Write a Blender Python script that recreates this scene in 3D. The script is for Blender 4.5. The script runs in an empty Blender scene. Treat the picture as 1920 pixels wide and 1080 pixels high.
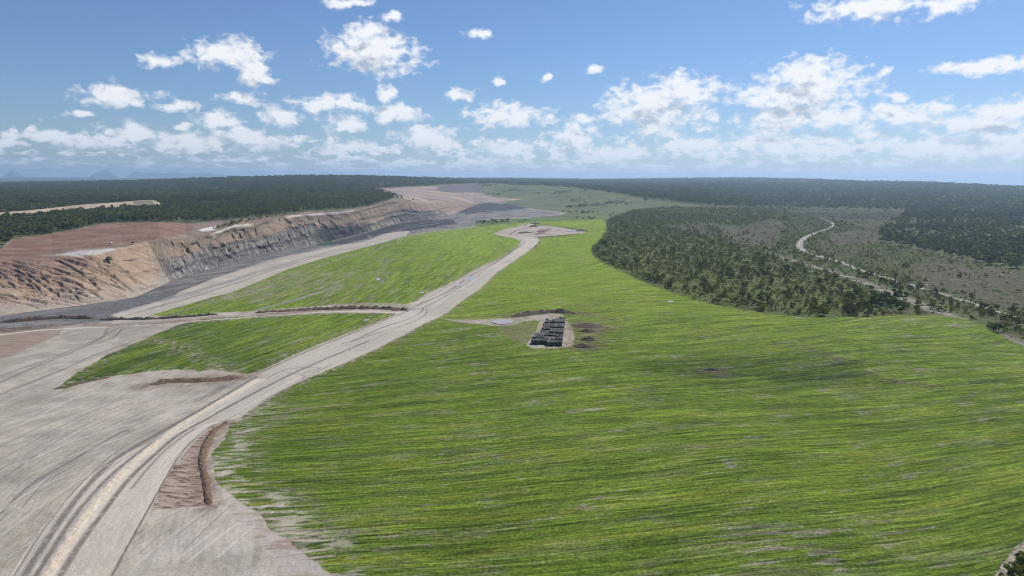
import bpy, math, random
import numpy as np
from mathutils import Matrix, Vector

R = math.radians
scene = bpy.context.scene
COL = scene.collection
rng = np.random.default_rng(7)
random.seed(7)

# ------------------------------------------------------------------ camera
H = 120.0
F = 1280.0                     # focal length in pixels of the 1920 frame
PITCH = math.atan((540 - 336.5) / F)
ROLL = math.atan(0.0079)
fw = np.array([0, math.cos(PITCH), -math.sin(PITCH)])
up0 = np.array([0, math.sin(PITCH), math.cos(PITCH)])
rt0 = np.array([1.0, 0, 0])
rt = math.cos(ROLL) * rt0 + math.sin(ROLL) * up0
up = math.cos(ROLL) * up0 - math.sin(ROLL) * rt0
cam_d = bpy.data.cameras.new("camera")
cam = bpy.data.objects.new("camera", cam_d)
COL.objects.link(cam)
cam_d.sensor_width = 36.0
cam_d.lens = F * 36.0 / 1920.0
cam_d.clip_start = 1.0
cam_d.clip_end = 300000.0
m = Matrix(((rt[0], up[0], -fw[0], 0), (rt[1], up[1], -fw[1], 0), (rt[2], up[2], -fw[2], H), (0, 0, 0, 1)))
cam.matrix_world = m
scene.camera = cam

# ------------------------------------------------------------------ sky, sun, exposure
SUN_EL, SUN_AZ = 47.0, 42.0    # azimuth to the right of the view
w = bpy.data.worlds.new("World")
scene.world = w
w.use_nodes = True
sun_dir = Vector((math.sin(R(SUN_AZ)) * math.cos(R(SUN_EL)), math.cos(R(SUN_AZ)) * math.cos(R(SUN_EL)), math.sin(R(SUN_EL))))
sd = bpy.data.lights.new("sun", 'SUN')
sd.energy = 4.9
sd.angle = R(0.53)
sd.color = (1.0, 0.935, 0.84)
sun = bpy.data.objects.new("sun", sd)
COL.objects.link(sun)
sun.rotation_euler = sun_dir.to_track_quat('Z', 'Y').to_euler()
sun.location = (0, 0, 300)
scene.view_settings.view_transform = 'Standard'
scene.view_settings.look = 'None'
scene.view_settings.exposure = 0.06
scene.view_settings.gamma = 1.0
SKY_STRENGTH = 0.075
HAZE_DENSITY = 5.2e-5
scene.render.engine = 'CYCLES'
scene.cycles.use_denoising = True
scene.cycles.filter_width = 1.0
scene.cycles.volume_bounces = 1
scene.cycles.max_bounces = 6
scene.cycles.diffuse_bounces = 3


def ray(px, py):
    px = np.asarray(px, float); py = np.asarray(py, float)
    return (fw * F + rt * (px[..., None] - 960) - up * (py[..., None] - 540))


def azt(px, py):
    d = ray(px, py)
    hd = np.hypot(d[..., 0], d[..., 1])
    return np.arctan2(d[..., 0], d[..., 1]), -d[..., 2] / hd


def project(X, Y, Z):
    Z = Z - H
    dep = X * fw[0] + Y * fw[1] + Z * fw[2]
    xx = X * rt[0] + Y * rt[1] + Z * rt[2]
    yy = X * up[0] + Y * up[1] + Z * up[2]
    dep = np.maximum(dep, 1e-3)
    return 960 + F * xx / dep, 540 - F * yy / dep


def at(px, py, z=0.0):
    a, t = azt(px, py)
    D = (H - z) / t
    return np.stack([D * np.sin(a), D * np.cos(a)], -1)


# sky: Nishita plus cumulus, laid out by direction from the ground (azimuth, elevation)
def build_world():
    nt = w.node_tree
    nt.nodes.clear()
    N, L = nt.nodes, nt.links

    def grp_density():
        g = bpy.data.node_groups.new("cumulus_density", 'ShaderNodeTree')
        g.interface.new_socket("P", in_out='INPUT', socket_type='NodeSocketVector')
        g.interface.new_socket("D", in_out='OUTPUT', socket_type='NodeSocketFloat')
        n, l = g.nodes, g.links
        gi = n.new('NodeGroupInput'); go = n.new('NodeGroupOutput')
        P = gi.outputs[0]

        def mth(op, a, b=None, c=None, clamp=False):
            x = n.new('ShaderNodeMath'); x.operation = op; x.use_clamp = clamp
            for i, v in enumerate((a, b, c)):
                if v is None: continue
                if isinstance(v, (int, float)): x.inputs[i].default_value = v
                else: l.new(v, x.inputs[i])
            return x.outputs[0]

        def vm(op, a, b=None):
            x = n.new('ShaderNodeVectorMath'); x.operation = op
            for i, v in enumerate((a, b)):
                if v is None: continue
                if isinstance(v, tuple): x.inputs[i].default_value = v
                else: l.new(v, x.inputs[i])
            return x.outputs[1] if op == 'LENGTH' else x.outputs[0]

        def noise(vec, scale, detail, rough=0.55, dist=0.0):
            x = n.new('ShaderNodeTexNoise'); x.noise_dimensions = '3D'
            x.inputs['Scale'].default_value = scale
            x.inputs['Detail'].default_value = detail
            x.inputs['Roughness'].default_value = rough
            x.inputs['Distortion'].default_value = dist
            l.new(vec, x.inputs['Vector'])
            return x
        # warp
        wn = noise(P, 0.30, 2.0)
        wv = vm('MULTIPLY', vm('SUBTRACT', wn.outputs['Color'], (0.5, 0.5, 0.5)), (2.6, 1.7, 0))
        Pw = vm('ADD', P, wv)
        clouds = CLOUDS
        best = None
        for (cx, cy, rx, ry) in clouds:
            a, t = azt(cx, cy); el = -math.degrees(math.atan(float(t))); az = math.degrees(float(a))
            k = 1920 / 2 / F
            rdx = math.degrees(rx / F) * 1.12; rdy = math.degrees(ry / F) * 1.12
            d = vm('LENGTH', vm('MULTIPLY', vm('SUBTRACT', Pw, (az, el, 0)), (1 / rdx, 1 / rdy, 0)))
            best = d if best is None else mth('MINIMUM', best, d)
        big = mth('SUBTRACT', 1.20, mth('MULTIPLY', best, 1.12))
        # band of small cumulus near the horizon, flattened by perspective
        sep = n.new('ShaderNodeSeparateXYZ'); l.new(P, sep.inputs[0])
        el = sep.outputs[1]
        inv = mth('DIVIDE', 1.0, mth('MAXIMUM', mth('ADD', el, 1.6), 0.4))
        cmb = n.new('ShaderNodeCombineXYZ')
        l.new(mth('MULTIPLY', sep.outputs[0], 1.0), cmb.inputs[0])
        l.new(mth('MULTIPLY', inv, 30.0), cmb.inputs[1])
        l.new(mth('MULTIPLY', el, 0.35), cmb.inputs[2])
        bn = noise(cmb.outputs[0], 0.62, 4.0, 0.65)
        # strongest between 0.5 and 4.5 degrees
        mr = n.new('ShaderNodeMapRange'); mr.interpolation_type = 'SMOOTHSTEP'
        l.new(el, mr.inputs[0]); mr.inputs[1].default_value = 5.4; mr.inputs[2].default_value = 2.4
        mr.inputs[3].default_value = 0.0; mr.inputs[4].default_value = 1.0
        # more cloud to the right
        ma = n.new('ShaderNodeMapRange'); l.new(sep.outputs[0], ma.inputs[0])
        ma.inputs[1].default_value = -38; ma.inputs[2].default_value = 8; ma.inputs[3].default_value = -0.02; ma.inputs[4].default_value = 0.30
        band = mth('MULTIPLY', mr.outputs[0], mth('ADD', mth('MULTIPLY', mth('SUBTRACT', bn.outputs[0], 0.47), 5.5), ma.outputs[0]))
        band = mth('SUBTRACT', band, mth('MULTIPLY', mth('SUBTRACT', 1.0, mr.outputs[0]), 1.2))
        base = mth('MAXIMUM', big, band)
        sc = vm('MULTIPLY', P, (1.0, 1.45, 1.0))
        n1 = noise(sc, 1.1, 7.0, 0.55, 0.3)
        n2 = noise(sc, 0.42, 2.0, 0.5)
        det = mth('ADD', mth('MULTIPLY', mth('SUBTRACT', n1.outputs[0], 0.5), 2.3), mth('MULTIPLY', mth('SUBTRACT', n2.outputs[0], 0.5), 1.1))
        l.new(mth('ADD', base, det), go.inputs[0])
        return g

    g = grp_density()

    def mth(op, a, b=None, c=None, clamp=False):
        x = N.new('ShaderNodeMath'); x.operation = op; x.use_clamp = clamp
        for i, v in enumerate((a, b, c)):
            if v is None: continue
            if isinstance(v, (int, float)): x.inputs[i].default_value = v
            else: L.new(v, x.inputs[i])
        return x.outputs[0]

    def mr(v, a, b, c, d, smooth=True):
        x = N.new('ShaderNodeMapRange')
        if smooth: x.interpolation_type = 'SMOOTHSTEP'
        L.new(v, x.inputs[0])
        for i, q in enumerate((a, b, c, d)): x.inputs[1 + i].default_value = q
        return x.outputs[0]
    tc = N.new('ShaderNodeTexCoord')
    sep = N.new('ShaderNodeSeparateXYZ'); L.new(tc.outputs['Generated'], sep.inputs[0])
    az = mth('MULTIPLY', mth('ARCTAN2', sep.outputs[0], sep.outputs[1]), 57.29578)
    elv = mth('MULTIPLY', mth('ARCSINE', sep.outputs[2]), 57.29578)
    cmb = N.new('ShaderNodeCombineXYZ'); L.new(az, cmb.inputs[0]); L.new(elv, cmb.inputs[1])
    d0 = N.new('ShaderNodeGroup'); d0.node_tree = g; L.new(cmb.outputs[0], d0.inputs[0])
    off = N.new('ShaderNodeVectorMath'); off.operation = 'ADD'; L.new(cmb.outputs[0], off.inputs[0])
    off.inputs[1].default_value = (0.5, 1.15, 0)
    d1 = N.new('ShaderNodeGroup'); d1.node_tree = g; L.new(off.outputs[0], d1.inputs[0])
    alpha = mth('POWER', mr(d0.outputs[0], 0.0, 0.85, 0, 1), 0.9)
    thick = mr(d1.outputs[0], 0.35, 1.6, 0, 1)            # how much cloud lies towards the sun
    slope = mth('SUBTRACT', d0.outputs[0], d1.outputs[0])
    lit = mth('ADD', mth('MULTIPLY', thick, -0.55), mth('MULTIPLY', slope, 0.16))
    lit = mth('ADD', lit, 1.0)
    lit = mth('MINIMUM', mth('MAXIMUM', lit, 0.50), 1.10)
    sky = N.new('ShaderNodeTexSky'); sky.sky_type = 'NISHITA'; sky.sun_disc = False
    sky.sun_elevation = R(SUN_EL); sky.sun_rotation = R(SUN_AZ)
    sky.altitude = 100; sky.air_density = 1.0; sky.dust_density = 0.25; sky.ozone_density = 3.0
    cr = N.new('ShaderNodeMix'); cr.data_type = 'RGBA'
    L.new(mr(lit, 0.5, 1.0, 0, 1, False), cr.inputs[0])
    cr.inputs[6].default_value = (6.0, 6.9, 8.3, 1)
    cr.inputs[7].default_value = (12.2, 12.4, 12.7, 1)
    # clouds low down are seen through more air
    far = mr(elv, 0.0, 6.0, 0.45, 0.0)
    cf = N.new('ShaderNodeMix'); cf.data_type = 'RGBA'; L.new(far, cf.inputs[0]); L.new(cr.outputs[2], cf.inputs[6])
    cf.inputs[7].default_value = (9.2, 10.4, 12.0, 1)
    mx = N.new('ShaderNodeMix'); mx.data_type = 'RGBA'
    tn = N.new('ShaderNodeVectorMath'); tn.operation = 'MULTIPLY'; L.new(sky.outputs[0], tn.inputs[0]); tn.inputs[1].default_value = (.80, .96, 1.22)
    L.new(alpha, mx.inputs[0]); L.new(tn.outputs[0], mx.inputs[6]); L.new(cf.outputs[2], mx.inputs[7])
    veil = mr(elv, -0.5, 1.6, 0.6, 0.0)
    mv = N.new('ShaderNodeMix'); mv.data_type = 'RGBA'; L.new(veil, mv.inputs[0]); L.new(mx.outputs[2], mv.inputs[6]); mv.inputs[7].default_value = (9.6, 10.8, 12.2, 1)
    mx = mv
    bg = N.new('ShaderNodeBackground'); bg.inputs[1].default_value = SKY_STRENGTH
    L.new(mx.outputs[2], bg.inputs[0])
    out = N.new('ShaderNodeOutputWorld'); L.new(bg.outputs[0], out.inputs[0])
    w.cycles.sampling_method = 'MANUAL'
    w.cycles.sample_map_resolution = 512


CLOUDS = [(1645, 12, 100, 24), (1790, 8, 40, 12), (700, 100, 85, 36), (690, 62, 40, 22), (425, 103, 60, 26), (470, 135, 36, 22), (300, 110, 30, 12),
          (225, 183, 55, 18), (333, 203, 35, 10), (455, 190, 34, 13), (727, 172, 25, 15), (625, 195, 70, 17), (530, 215, 40, 20),
          (650, 232, 38, 18), (755, 215, 50, 18), (862, 174, 30, 14), (895, 58, 24, 9), (950, 217, 78, 24), (1230, 205, 105, 42),
          (1280, 172, 70, 32), (1225, 245, 45, 22), (1490, 175, 120, 30), (1520, 145, 80, 34), (1520, 218, 110, 24), (1450, 232, 60, 20),
          (1115, 128, 16, 9), (1020, 143, 14, 8), (1095, 220, 30, 13), (1078, 256, 45, 28), (1660, 134, 15, 8), (1700, 215, 85, 20),
          (1620, 235, 45, 12), (1850, 235, 80, 20), (1900, 205, 50, 16), (1830, 126, 60, 14), (1912, 125, 22, 12), (265, 255, 45, 16),
          (800, 258, 62, 20), (410, 232, 42, 13), (345, 268, 50, 14), (110, 260, 40, 12), (450, 262, 85, 18), (660, 276, 50, 16),
          (950, 278, 65, 15), (1150, 288, 95, 18), (1320, 277, 75, 18), (1440, 266, 70, 20), (1618, 278, 45, 10), (1640, 254, 36, 10),
          (1546, 258, 22, 10), (1760, 278, 85, 18), (1890, 272, 70, 22), (165, 267, 35, 11), (932, 160, 15, 8), (340, 240, 22, 7),
          (152, 212, 20, 6), (15, 270, 30, 9), (1690, 178, 16, 9), (650, 0, 40, 8), (735, 32, 24, 10)]
build_world()


# ------------------------------------------------------------------ small numpy toolkit
def _h(ix, iy, seed):
    h = (ix.astype(np.int64) * 374761393 + iy.astype(np.int64) * 668265263 + seed * 1442695041) & 0xffffffff
    h = ((h ^ (h >> 13)) * 1274126177) & 0xffffffff
    return ((h ^ (h >> 16)) & 0xffff).astype(np.float32) / 65535.0


def pn(x, y, seed=0):
    """gradient noise about -1..1"""
    x = np.asarray(x, np.float64); y = np.asarray(y, np.float64)
    ix = np.floor(x); iy = np.floor(y)
    fx = (x - ix).astype(np.float32); fy = (y - iy).astype(np.float32)
    u = fx * fx * fx * (fx * (fx * 6 - 15) + 10); v = fy * fy * fy * (fy * (fy * 6 - 15) + 10)
    out = []
    for dx, dy in ((0, 0), (1, 0), (0, 1), (1, 1)):
        a = _h(ix + dx, iy + dy, seed) * 6.2831853
        out.append(np.cos(a) * (fx - dx) + np.sin(a) * (fy - dy))
    r = (out[0] * (1 - u) + out[1] * u) * (1 - v) + (out[2] * (1 - u) + out[3] * u) * v
    return r * 1.5


def fbm(x, y, oct=4, seed=0, gain=0.5):
    s = 0; a = 1.0; tot = 0
    for o in range(oct):
        s = s + a * pn(x * 2 ** o + 17.3 * o, y * 2 ** o - 9.1 * o, seed + o); tot += a; a *= gain
    return s / tot


def sst(e0, e1, x):
    t = np.clip((x - e0) / (e1 - e0), 0, 1)
    return t * t * (3 - 2 * t)


def cr(pts, n=8, closed=False):
    """Catmull-Rom through traced points"""
    p = np.array(pts, float)
    if closed: q = np.vstack([p[-1], p, p[0], p[1]])
    else: q = np.vstack([2 * p[0] - p[1], p, 2 * p[-1] - p[-2]])
    out = []
    for i in range(1, len(q) - 2):
        for k in range(n):
            s = k / n
            out.append(0.5 * ((2 * q[i]) + (-q[i - 1] + q[i + 1]) * s + (2 * q[i - 1] - 5 * q[i] + 4 * q[i + 1] - q[i + 2]) * s * s
                              + (-q[i - 1] + 3 * q[i] - 3 * q[i + 1] + q[i + 2]) * s ** 3))
    if not closed: out.append(p[-1])
    return np.array(out)


def seg_dist(X, Y, pts, pad, closed=False, along=False):
    """distance of every point to a polyline, only computed within pad of its box"""
    p = np.asarray(pts, float)
    if closed: p = np.vstack([p, p[0]])
    d = np.full(X.shape, 1e9, np.float32); s = np.zeros(X.shape, np.float32) if along else None
    sg = np.ones(X.shape, np.float32) if along else None
    acc = 0.0
    for i in range(len(p) - 1):
        a, b = p[i], p[i + 1]
        ab = b - a; l2 = float(ab @ ab)
        if l2 == 0: continue
        ln = math.sqrt(l2)
        mm = (X > min(a[0], b[0]) - pad) & (X < max(a[0], b[0]) + pad) & (Y > min(a[1], b[1]) - pad) & (Y < max(a[1], b[1]) + pad)
        if mm.any():
            x = X[mm] - a[0]; y = Y[mm] - a[1]
            t = np.clip((x * ab[0] + y * ab[1]) / l2, 0, 1)
            dd = np.hypot(x - t * ab[0], y - t * ab[1])
            cur = d[mm]; better = dd < cur
            cur[better] = dd[better]; d[mm] = cur
            if along:
                q = s[mm]; q[better] = (acc + t * ln)[better]; s[mm] = q
                cs = np.sign(ab[0] * y - ab[1] * x); q = sg[mm]; q[better] = cs[better]; sg[mm] = q
        acc += ln
    return (d, s, sg) if along else d


def inside(X, Y, pts):
    p = np.asarray(pts, float)
    r = np.zeros(X.shape, bool)
    mm = (X >= p[:, 0].min()) & (X <= p[:, 0].max()) & (Y >= p[:, 1].min()) & (Y <= p[:, 1].max())
    x = X[mm]; y = Y[mm]; c = np.zeros(x.shape, bool)
    q = np.vstack([p, p[0]])
    for i in range(len(p)):
        x1, y1 = q[i]; x2, y2 = q[i + 1]
        if y1 == y2: continue
        k = ((y1 > y) != (y2 > y)) & (x < (x2 - x1) * (y - y1) / (y2 - y1) + x1)
        c ^= k
    r[mm] = c
    return r


# ------------------------------------------------------------------ terrain: profiles of a real landscape along each bearing
# break lines read off the photograph: (px, py, height) or (px, py, None, distance)
def line(pts):
    o = []
    for p in pts:
        a, t = azt(p[0], p[1])
        if len(p) == 4: D = p[3]
        else: D = (H - p[2]) / t
        o.append((float(a), float(t), float(D)))
    o.sort()
    return np.array(o)


TOE = [(-500, 625, -12), (0, 592, -14), (150, 573, -18), (255, 557, -22), (292, 540, -22), (350, 516, -27), (400, 503, -32), (480, 482, -40),
       (540, 469, -43), (600, 456, -45), (690, 434, -45), (760, 416, -40), (820, 408, -36), (855, 398, -30), (888, 386.5, -22), (910, 385, -20), (960, 384, -14), (1060, 392, -6),
       (1140, 404, -3), (1300, 422, -6), (1450, 448, -12), (1600, 500, -13), (1750, 537, -13), (1920, 592, -13), (2400, 740, -13)]
L0 = line([(-600, 3000, 0), (960, 3000, 0), (2500, 3000, 0)])
L0[:, 0] = (-1.0, 0, 1.0)
LH = line([(-700, 1150, 0), (0, 1130, 0), (960, 1125, 0), (1920, 1140, 0), (2600, 1160, 0)])
L1 = line([(-600, 760, 0), (0, 700, 0), (400, 640, 0), (700, 560, 1), (960, 520, 2), (1200, 560, 0), (1500, 620, 0), (1920, 720, 0), (2500, 850, 0)])
LA = line([(-500, 665, -5), (0, 612, -6), (200, 590, -7), (300, 566, -8), (400, 523, -10), (480, 498, -12), (600, 469, -13), (700, 447, -12),
           (760, 432, -9), (880, 419, -5), (960, 412, -2), (1050, 408, 0), (1140, 420, 0), (1300, 470, 0), (1500, 550, -2), (1700, 588, -4),
           (1920, 645, -5), (2400, 800, -5)])
LB = line(TOE)
rim = [(-500, 500, 215), (0, 479, 190), (100, 481, 120), (160, 472, 110), (230, 463, 95), (300, 446, 88), (350, 449, 75), (380, 441, 70), (415, 431, 75), (440, 421, 75),
       (480, 418, 78), (530, 405, 80), (560, 402, 80), (650, 396, 78), (668, 392, 80), (700, 386, 85), (735, 374, 95), (765, 376, 95), (800, 383, 95),
       (860, 377, 120), (888, 381, 60), (905, 377, 200), (960, 372, 250)]
rimL = []
for (x, y, dd) in rim:
    a, t = azt(x, y)
    rimL.append((x, y, None, float(np.interp(float(a), LB[:, 0], LB[:, 2])) + dd))
LC = line(rimL + [(1060, 380, 3), (1140, 392, 3), (1300, 402, -4), (1500, 415, -9), (1700, 430, -9), (1920, 440, -6), (2400, 470, -6)])
LN = line([(-500, 395, 30), (0, 372, 28), (300, 366, 34), (450, 360, None, 3600), (600, 350, None, 3900), (700, 349, None, 4200), (800, 345.5, None, 4700), (850, 344.5, None, 5200), (900, 346.5, None, 5200),
           (1000, 348.5, None, 4700), (1060, 352, None, 4400), (1140, 362, None, 3700), (1280, 381, None, 2900), (1450, 390, -2), (1700, 396, -3), (1920, 398, -2), (2400, 402, -2)])
LE = line([(-500, 347, None, 8200), (0, 344, None, 8100), (200, 341, None, 7600), (350, 336.5, None, 7000), (450, 333.3, None, 6500), (560, 330.3, None, 6200), (640, 330.0, None, 6000),
           (740, 332.3, None, 6200), (800, 334.5, None, 6500), (850, 335.3, None, 9000), (890, 334.3, None, 13000), (960, 334.3, None, 13500), (1100, 336.2, None, 14000), (1200, 335, None, 14000),
           (1300, 334, None, 13000), (1400, 333.5, None, 12500), (1500, 335.5, None, 12000), (1600, 339, None, 11000), (1750, 342, None, 9500), (1920, 351, None, 8500), (2400, 362, None, 8000)])
AZ = np.radians(np.linspace(-45.5, 45.5, 1700))
NC = len(AZ)


def knot(Ln):
    t = np.interp(AZ, Ln[:, 0], Ln[:, 1]); lD = np.interp(AZ, Ln[:, 0], np.log(Ln[:, 2]))
    return t, np.exp(lD)


K = [knot(q) for q in (L0, LH, L1, LA, LB, LC, LN, LE)]
_wv = .0011 * fbm(AZ * 90, AZ * 0, 4, 77) + .0006 * fbm(AZ * 420, AZ * 0, 3, 78)
_wv = _wv * np.clip((AZ + .50) / .06, 0, 1) * (AZ < -.05)
K[4] = (K[4][0] + _wv, K[4][1])
def blur(v, n):
    k = np.hanning(n + 2)[1:-1]; k /= k.sum()
    return np.convolve(np.pad(v, n // 2, mode='edge'), k, mode='same')[n // 2:n // 2 + len(v)]


for i_, n_ in ((3, 41), (4, 61), (5, 121), (6, 61), (7, 61)):
    t_, D_ = K[i_]; K[i_] = (t_, np.exp(blur(np.log(D_), n_)))
T = [K[0][0]]; Dk = [K[0][1]]
for i in range(1, len(K)):
    T.append(np.minimum(K[i][0], T[-1] - 0.0008)); Dk.append(np.maximum(K[i][1], Dk[-1] + 8))
nrow = [26, 470, 116, 76, 84, 54, 46]
NVIS = sum(nrow)
rowsD = []; rowsT = []; rowz = []        # rowz = segment + fraction
for i in range(len(nrow)):
    n = nrow[i]
    z0 = H - T[i] * Dk[i]; z1 = H - T[i + 1] * Dk[i + 1]
    s = (z1 - z0) / (Dk[i + 1] - Dk[i])
    for k in range(n):
        f = k / n
        if i == 0: f = 1 - (1 - f) ** 1.0
        t = T[i] + (T[i + 1] - T[i]) * f
        D = (H - z0 + s * Dk[i]) / (t + s)
        rowsD.append(D); rowsT.append(t); rowz.append(i + f - 1)
# crest row, hidden back slope, far plain
rowsD.append(Dk[-1]); rowsT.append(T[-1]); rowz.append(6.0)
zE = H - T[-1] * Dk[-1]
D = np.array(rowsD); Tt = np.array(rowsT)
Z = H - Tt * D
DF1 = np.maximum(Dk[-1] * 1.08, 9800)
plain_t0 = H / DF1
ext_D = []; ext_z = []
for f in np.linspace(0.2, 1, 5):
    ext_D.append(Dk[-1] + (DF1 - Dk[-1]) * f); ext_z.append(zE + (0 - zE) * sst(0, 1, np.array(f)))
for f in np.linspace(0, 1, 34)[1:]:
    bb_ = 60 / (40000 - DF1); aa_ = -bb_ * DF1
    t = plain_t0 + (60 / 40000 - plain_t0) * f
    dd_ = (H - aa_) / (t + bb_); ext_D.append(dd_); ext_z.append(H - t * dd_)
D = np.vstack([D, np.array(ext_D)]); Z = np.vstack([Z, np.array(ext_z)])
SEG = np.concatenate([np.array(rowz), 6.2 + np.linspace(0, .8, 5), 7.0 + np.linspace(0.03, 1, 33)])
NR = D.shape[0]
SEGg = np.repeat(SEG[:, None], NC, 1)
A2 = np.repeat(AZ[None], NR, 0)
X = D * np.sin(A2); Y = D * np.cos(A2)
PX, PY = project(X, Y, Z)
hid = SEGg > 6.0
print("grid", NR, NC)

# ------------------------------------------------------------------ traced outlines (photo pixels), laid on the terrain
ROAD_L = cr([(-30, 1180), (15, 1085), (70, 1000), (115, 950), (160, 905), (215, 865), (270, 835), (330, 800), (390, 765), (440, 725), (480, 700), (560, 662), (640, 630),
             (700, 606), (745, 588), (772, 574), (800, 557), (850, 529), (890, 507), (940, 484), (972, 462), (982, 451), (965, 445), (935, 441)])
ROAD_R = cr([(150, 1180), (200, 1085), (235, 1030), (280, 950), (310, 900), (340, 855), (368, 820), (400, 795), (435, 786), (470, 767), (520, 737), (560, 717), (600, 699),
             (640, 683), (700, 656), (750, 631), (800, 604), (828, 592), (870, 561), (900, 541), (932, 510), (962, 490), (996, 465), (1009, 455), (1008, 446), (985, 442)])
PAD = [(928, 438), (945, 432), (965, 427), (990, 422), (1012, 423), (1040, 425), (1070, 430), (1097, 434), (1090, 438), (1060, 440), (1040, 442), (1005, 444), (985, 444), (955, 442)]
F1 = [(420, 822), (432, 795), (470, 768), (520, 738), (560, 718), (600, 700), (640, 684), (700, 657), (750, 632), (800, 605), (828, 593), (870, 562), (900, 542), (932, 511), (962, 491),
      (998, 466), (1012, 455), (1010, 446), (1050, 443), (1092, 438), (1104, 434), (1075, 428), (1030, 423), (990, 420), (955, 427), (925, 437), (905, 430), (900, 426), (950, 420), (1000, 416.5), (1060, 413.5), (1130, 411), (1138, 420),
      (1135, 435), (1125, 450), (1112, 460), (1108, 470), (1115, 484), (1150, 502), (1200, 526), (1260, 549), (1330, 569), (1400, 582), (1480, 592), (1560, 596), (1640, 594),
      (1700, 590), (1760, 590), (1810, 598), (1850, 610), (1880, 630), (1925, 652), (2000, 690), (2600, 980), (2600, 3200), (1500, 3200), (1800, 1200), (1858, 1090), (1872, 1068), (1893, 1037), (1930, 1008), (1950, 1030), (1900, 1100),
      (1830, 1200), (1400, 3500), (500, 3500), (700, 1300), (640, 1090), (590, 1055), (545, 1020), (500, 985), (480, 960), (440, 935), (408, 903), (396, 868), (402, 842)]
F2 = [(285, 590), (340, 573), (400, 556), (440, 545), (480, 529), (520, 511), (560, 497), (600, 486), (660, 470), (720, 455), (770, 441), (830, 432), (880, 426), (902, 425), (910, 430), (926, 438),
      (932, 441), (960, 446), (977, 452), (972, 461), (940, 483), (890, 506), (850, 528), (800, 550), (785, 562), (765, 570), (740, 573), (640, 573), (560, 576), (480, 583), (440, 585),
      (400, 587), (350, 591), (300, 593)]
F3 = [(108, 727), (140, 702), (200, 666), (280, 632), (330, 611), (375, 600), (430, 595), (520, 591), (620, 587), (735, 588), (745, 590), (700, 607), (640, 630), (560, 662), (490, 694),
      (465, 700), (430, 697), (400, 693), (370, 696), (330, 693), (280, 697), (220, 704), (160, 717), (120, 730)]
F4 = [(892, 345), (1000, 346), (1062, 351), (1140, 361), (1200, 371), (1290, 383), (1330, 387), (1240, 387), (1190, 392), (1150, 403), (1138, 412), (1060, 414), (1000, 417), (940, 421), (900, 426),
      (888, 422), (905, 414), (930, 410), (1000, 409), (1050, 405), (1060, 400), (1045, 395), (990, 389), (948, 382), (955, 377), (985, 373), (930, 370), (905, 365), (905, 352)]
FMID = [(888, 422), (905, 414), (960, 410), (1010, 409), (1060, 409), (1140, 404), (1138, 412), (1060, 414), (1000, 417), (940, 421), (900, 426)]
PIT = [(-700, 640), (-300, 612), (0, 592), (150, 572), (255, 556), (292, 540), (350, 515), (400, 502), (480, 481), (600, 455), (690, 433), (760, 417), (860, 399), (885, 384), (905, 376),
       (940, 375), (950, 383), (990, 390), (1040, 396), (1058, 401), (1045, 405), (1000, 408), (930, 409), (905, 414), (885, 424), (830, 431), (770, 440), (720, 454), (660, 469), (600, 485),
       (520, 510), (440, 544), (340, 572), (285, 590), (200, 603), (0, 625), (-300, 650), (-700, 700)]
UROAD = [(205, 590), (300, 563), (400, 521), (450, 505), (520, 484), (600, 467), (640, 459), (690, 451), (715, 440), (745, 434), (768, 433), (762, 442), (700, 459), (600, 486), (540, 505), (480, 530), (440, 546), (340, 574),
         (270, 594), (230, 600)]
FARSPOIL = [(705, 353), (760, 351), (820, 349.5), (850, 346.5), (895, 345.5), (912, 352), (905, 362), (915, 368), (985, 373), (955, 378), (945, 383), (905, 378), (888, 384), (860, 388), (800, 388), (758, 380), (768, 375), (745, 370),
            (728, 362), (712, 357)]
FOREST_L = [(-900, 560), (-300, 505), (0, 466), (22, 448), (80, 441), (150, 428), (190, 420), (235, 417), (300, 416), (362, 419), (400, 415), (440, 412), (490, 405), (540, 400), (600, 395), (650, 392), (690, 387),
            (722, 377), (738, 371), (760, 374), (745, 367), (722, 362), (705, 354), (760, 350), (820, 348), (850, 345.5), (900, 344.5), (1000, 346), (1062, 350.5), (1140, 360), (1200, 370), (1290, 382),
            (1340, 387), (1440, 390), (1560, 391), (1640, 392), (1702, 397), (1688, 405), (1668, 420), (1648, 440), (1660, 455), (1720, 470), (1780, 482), (1850, 496), (1925, 508), (2500, 600),
            (2500, 200), (-900, 200)]
SCRUB = [(1108, 470), (1112, 460), (1125, 450), (1135, 435), (1138, 413), (1190, 394), (1260, 388), (1400, 391), (1450, 399), (1440, 410), (1400, 420), (1340, 424), (1390, 445), (1440, 462), (1480, 490), (1540, 508),
         (1600, 530), (1640, 548), (1700, 552), (1705, 572), (1660, 585), (1640, 594), (1560, 596), (1480, 592), (1400, 582), (1330, 569), (1260, 549), (1200, 526), (1150, 502), (1115, 484)]
OPEN1 = [(1240, 424), (1290, 417), (1350, 420), (1385, 428), (1440, 412), (1475, 415), (1470, 440), (1450, 465), (1400, 462), (1340, 445), (1290, 436)]
OPEN2 = [(1470, 394), (1560, 392), (1700, 394), (1690, 404), (1660, 418), (1640, 430), (1600, 422), (1560, 412), (1500, 404)]
OPEN3 = [(1700, 500), (1760, 492), (1850, 500), (1930, 512), (2300, 590), (2300, 700), (1930, 590), (1860, 578), (1800, 560), (1740, 545), (1720, 520)]
OPEN4 = [(1560, 440), (1620, 430), (1650, 440), (1640, 455), (1560, 462)]
CREEK = cr([(1540, 412), (1562, 421), (1556, 428), (1530, 437), (1505, 448), (1499, 460), (1512, 472), (1545, 482), (1580, 492), (1620, 508), (1660, 520), (1710, 535), (1760, 550), (1820, 568), (1870, 584), (1925, 602), (2100, 660)])
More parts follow.
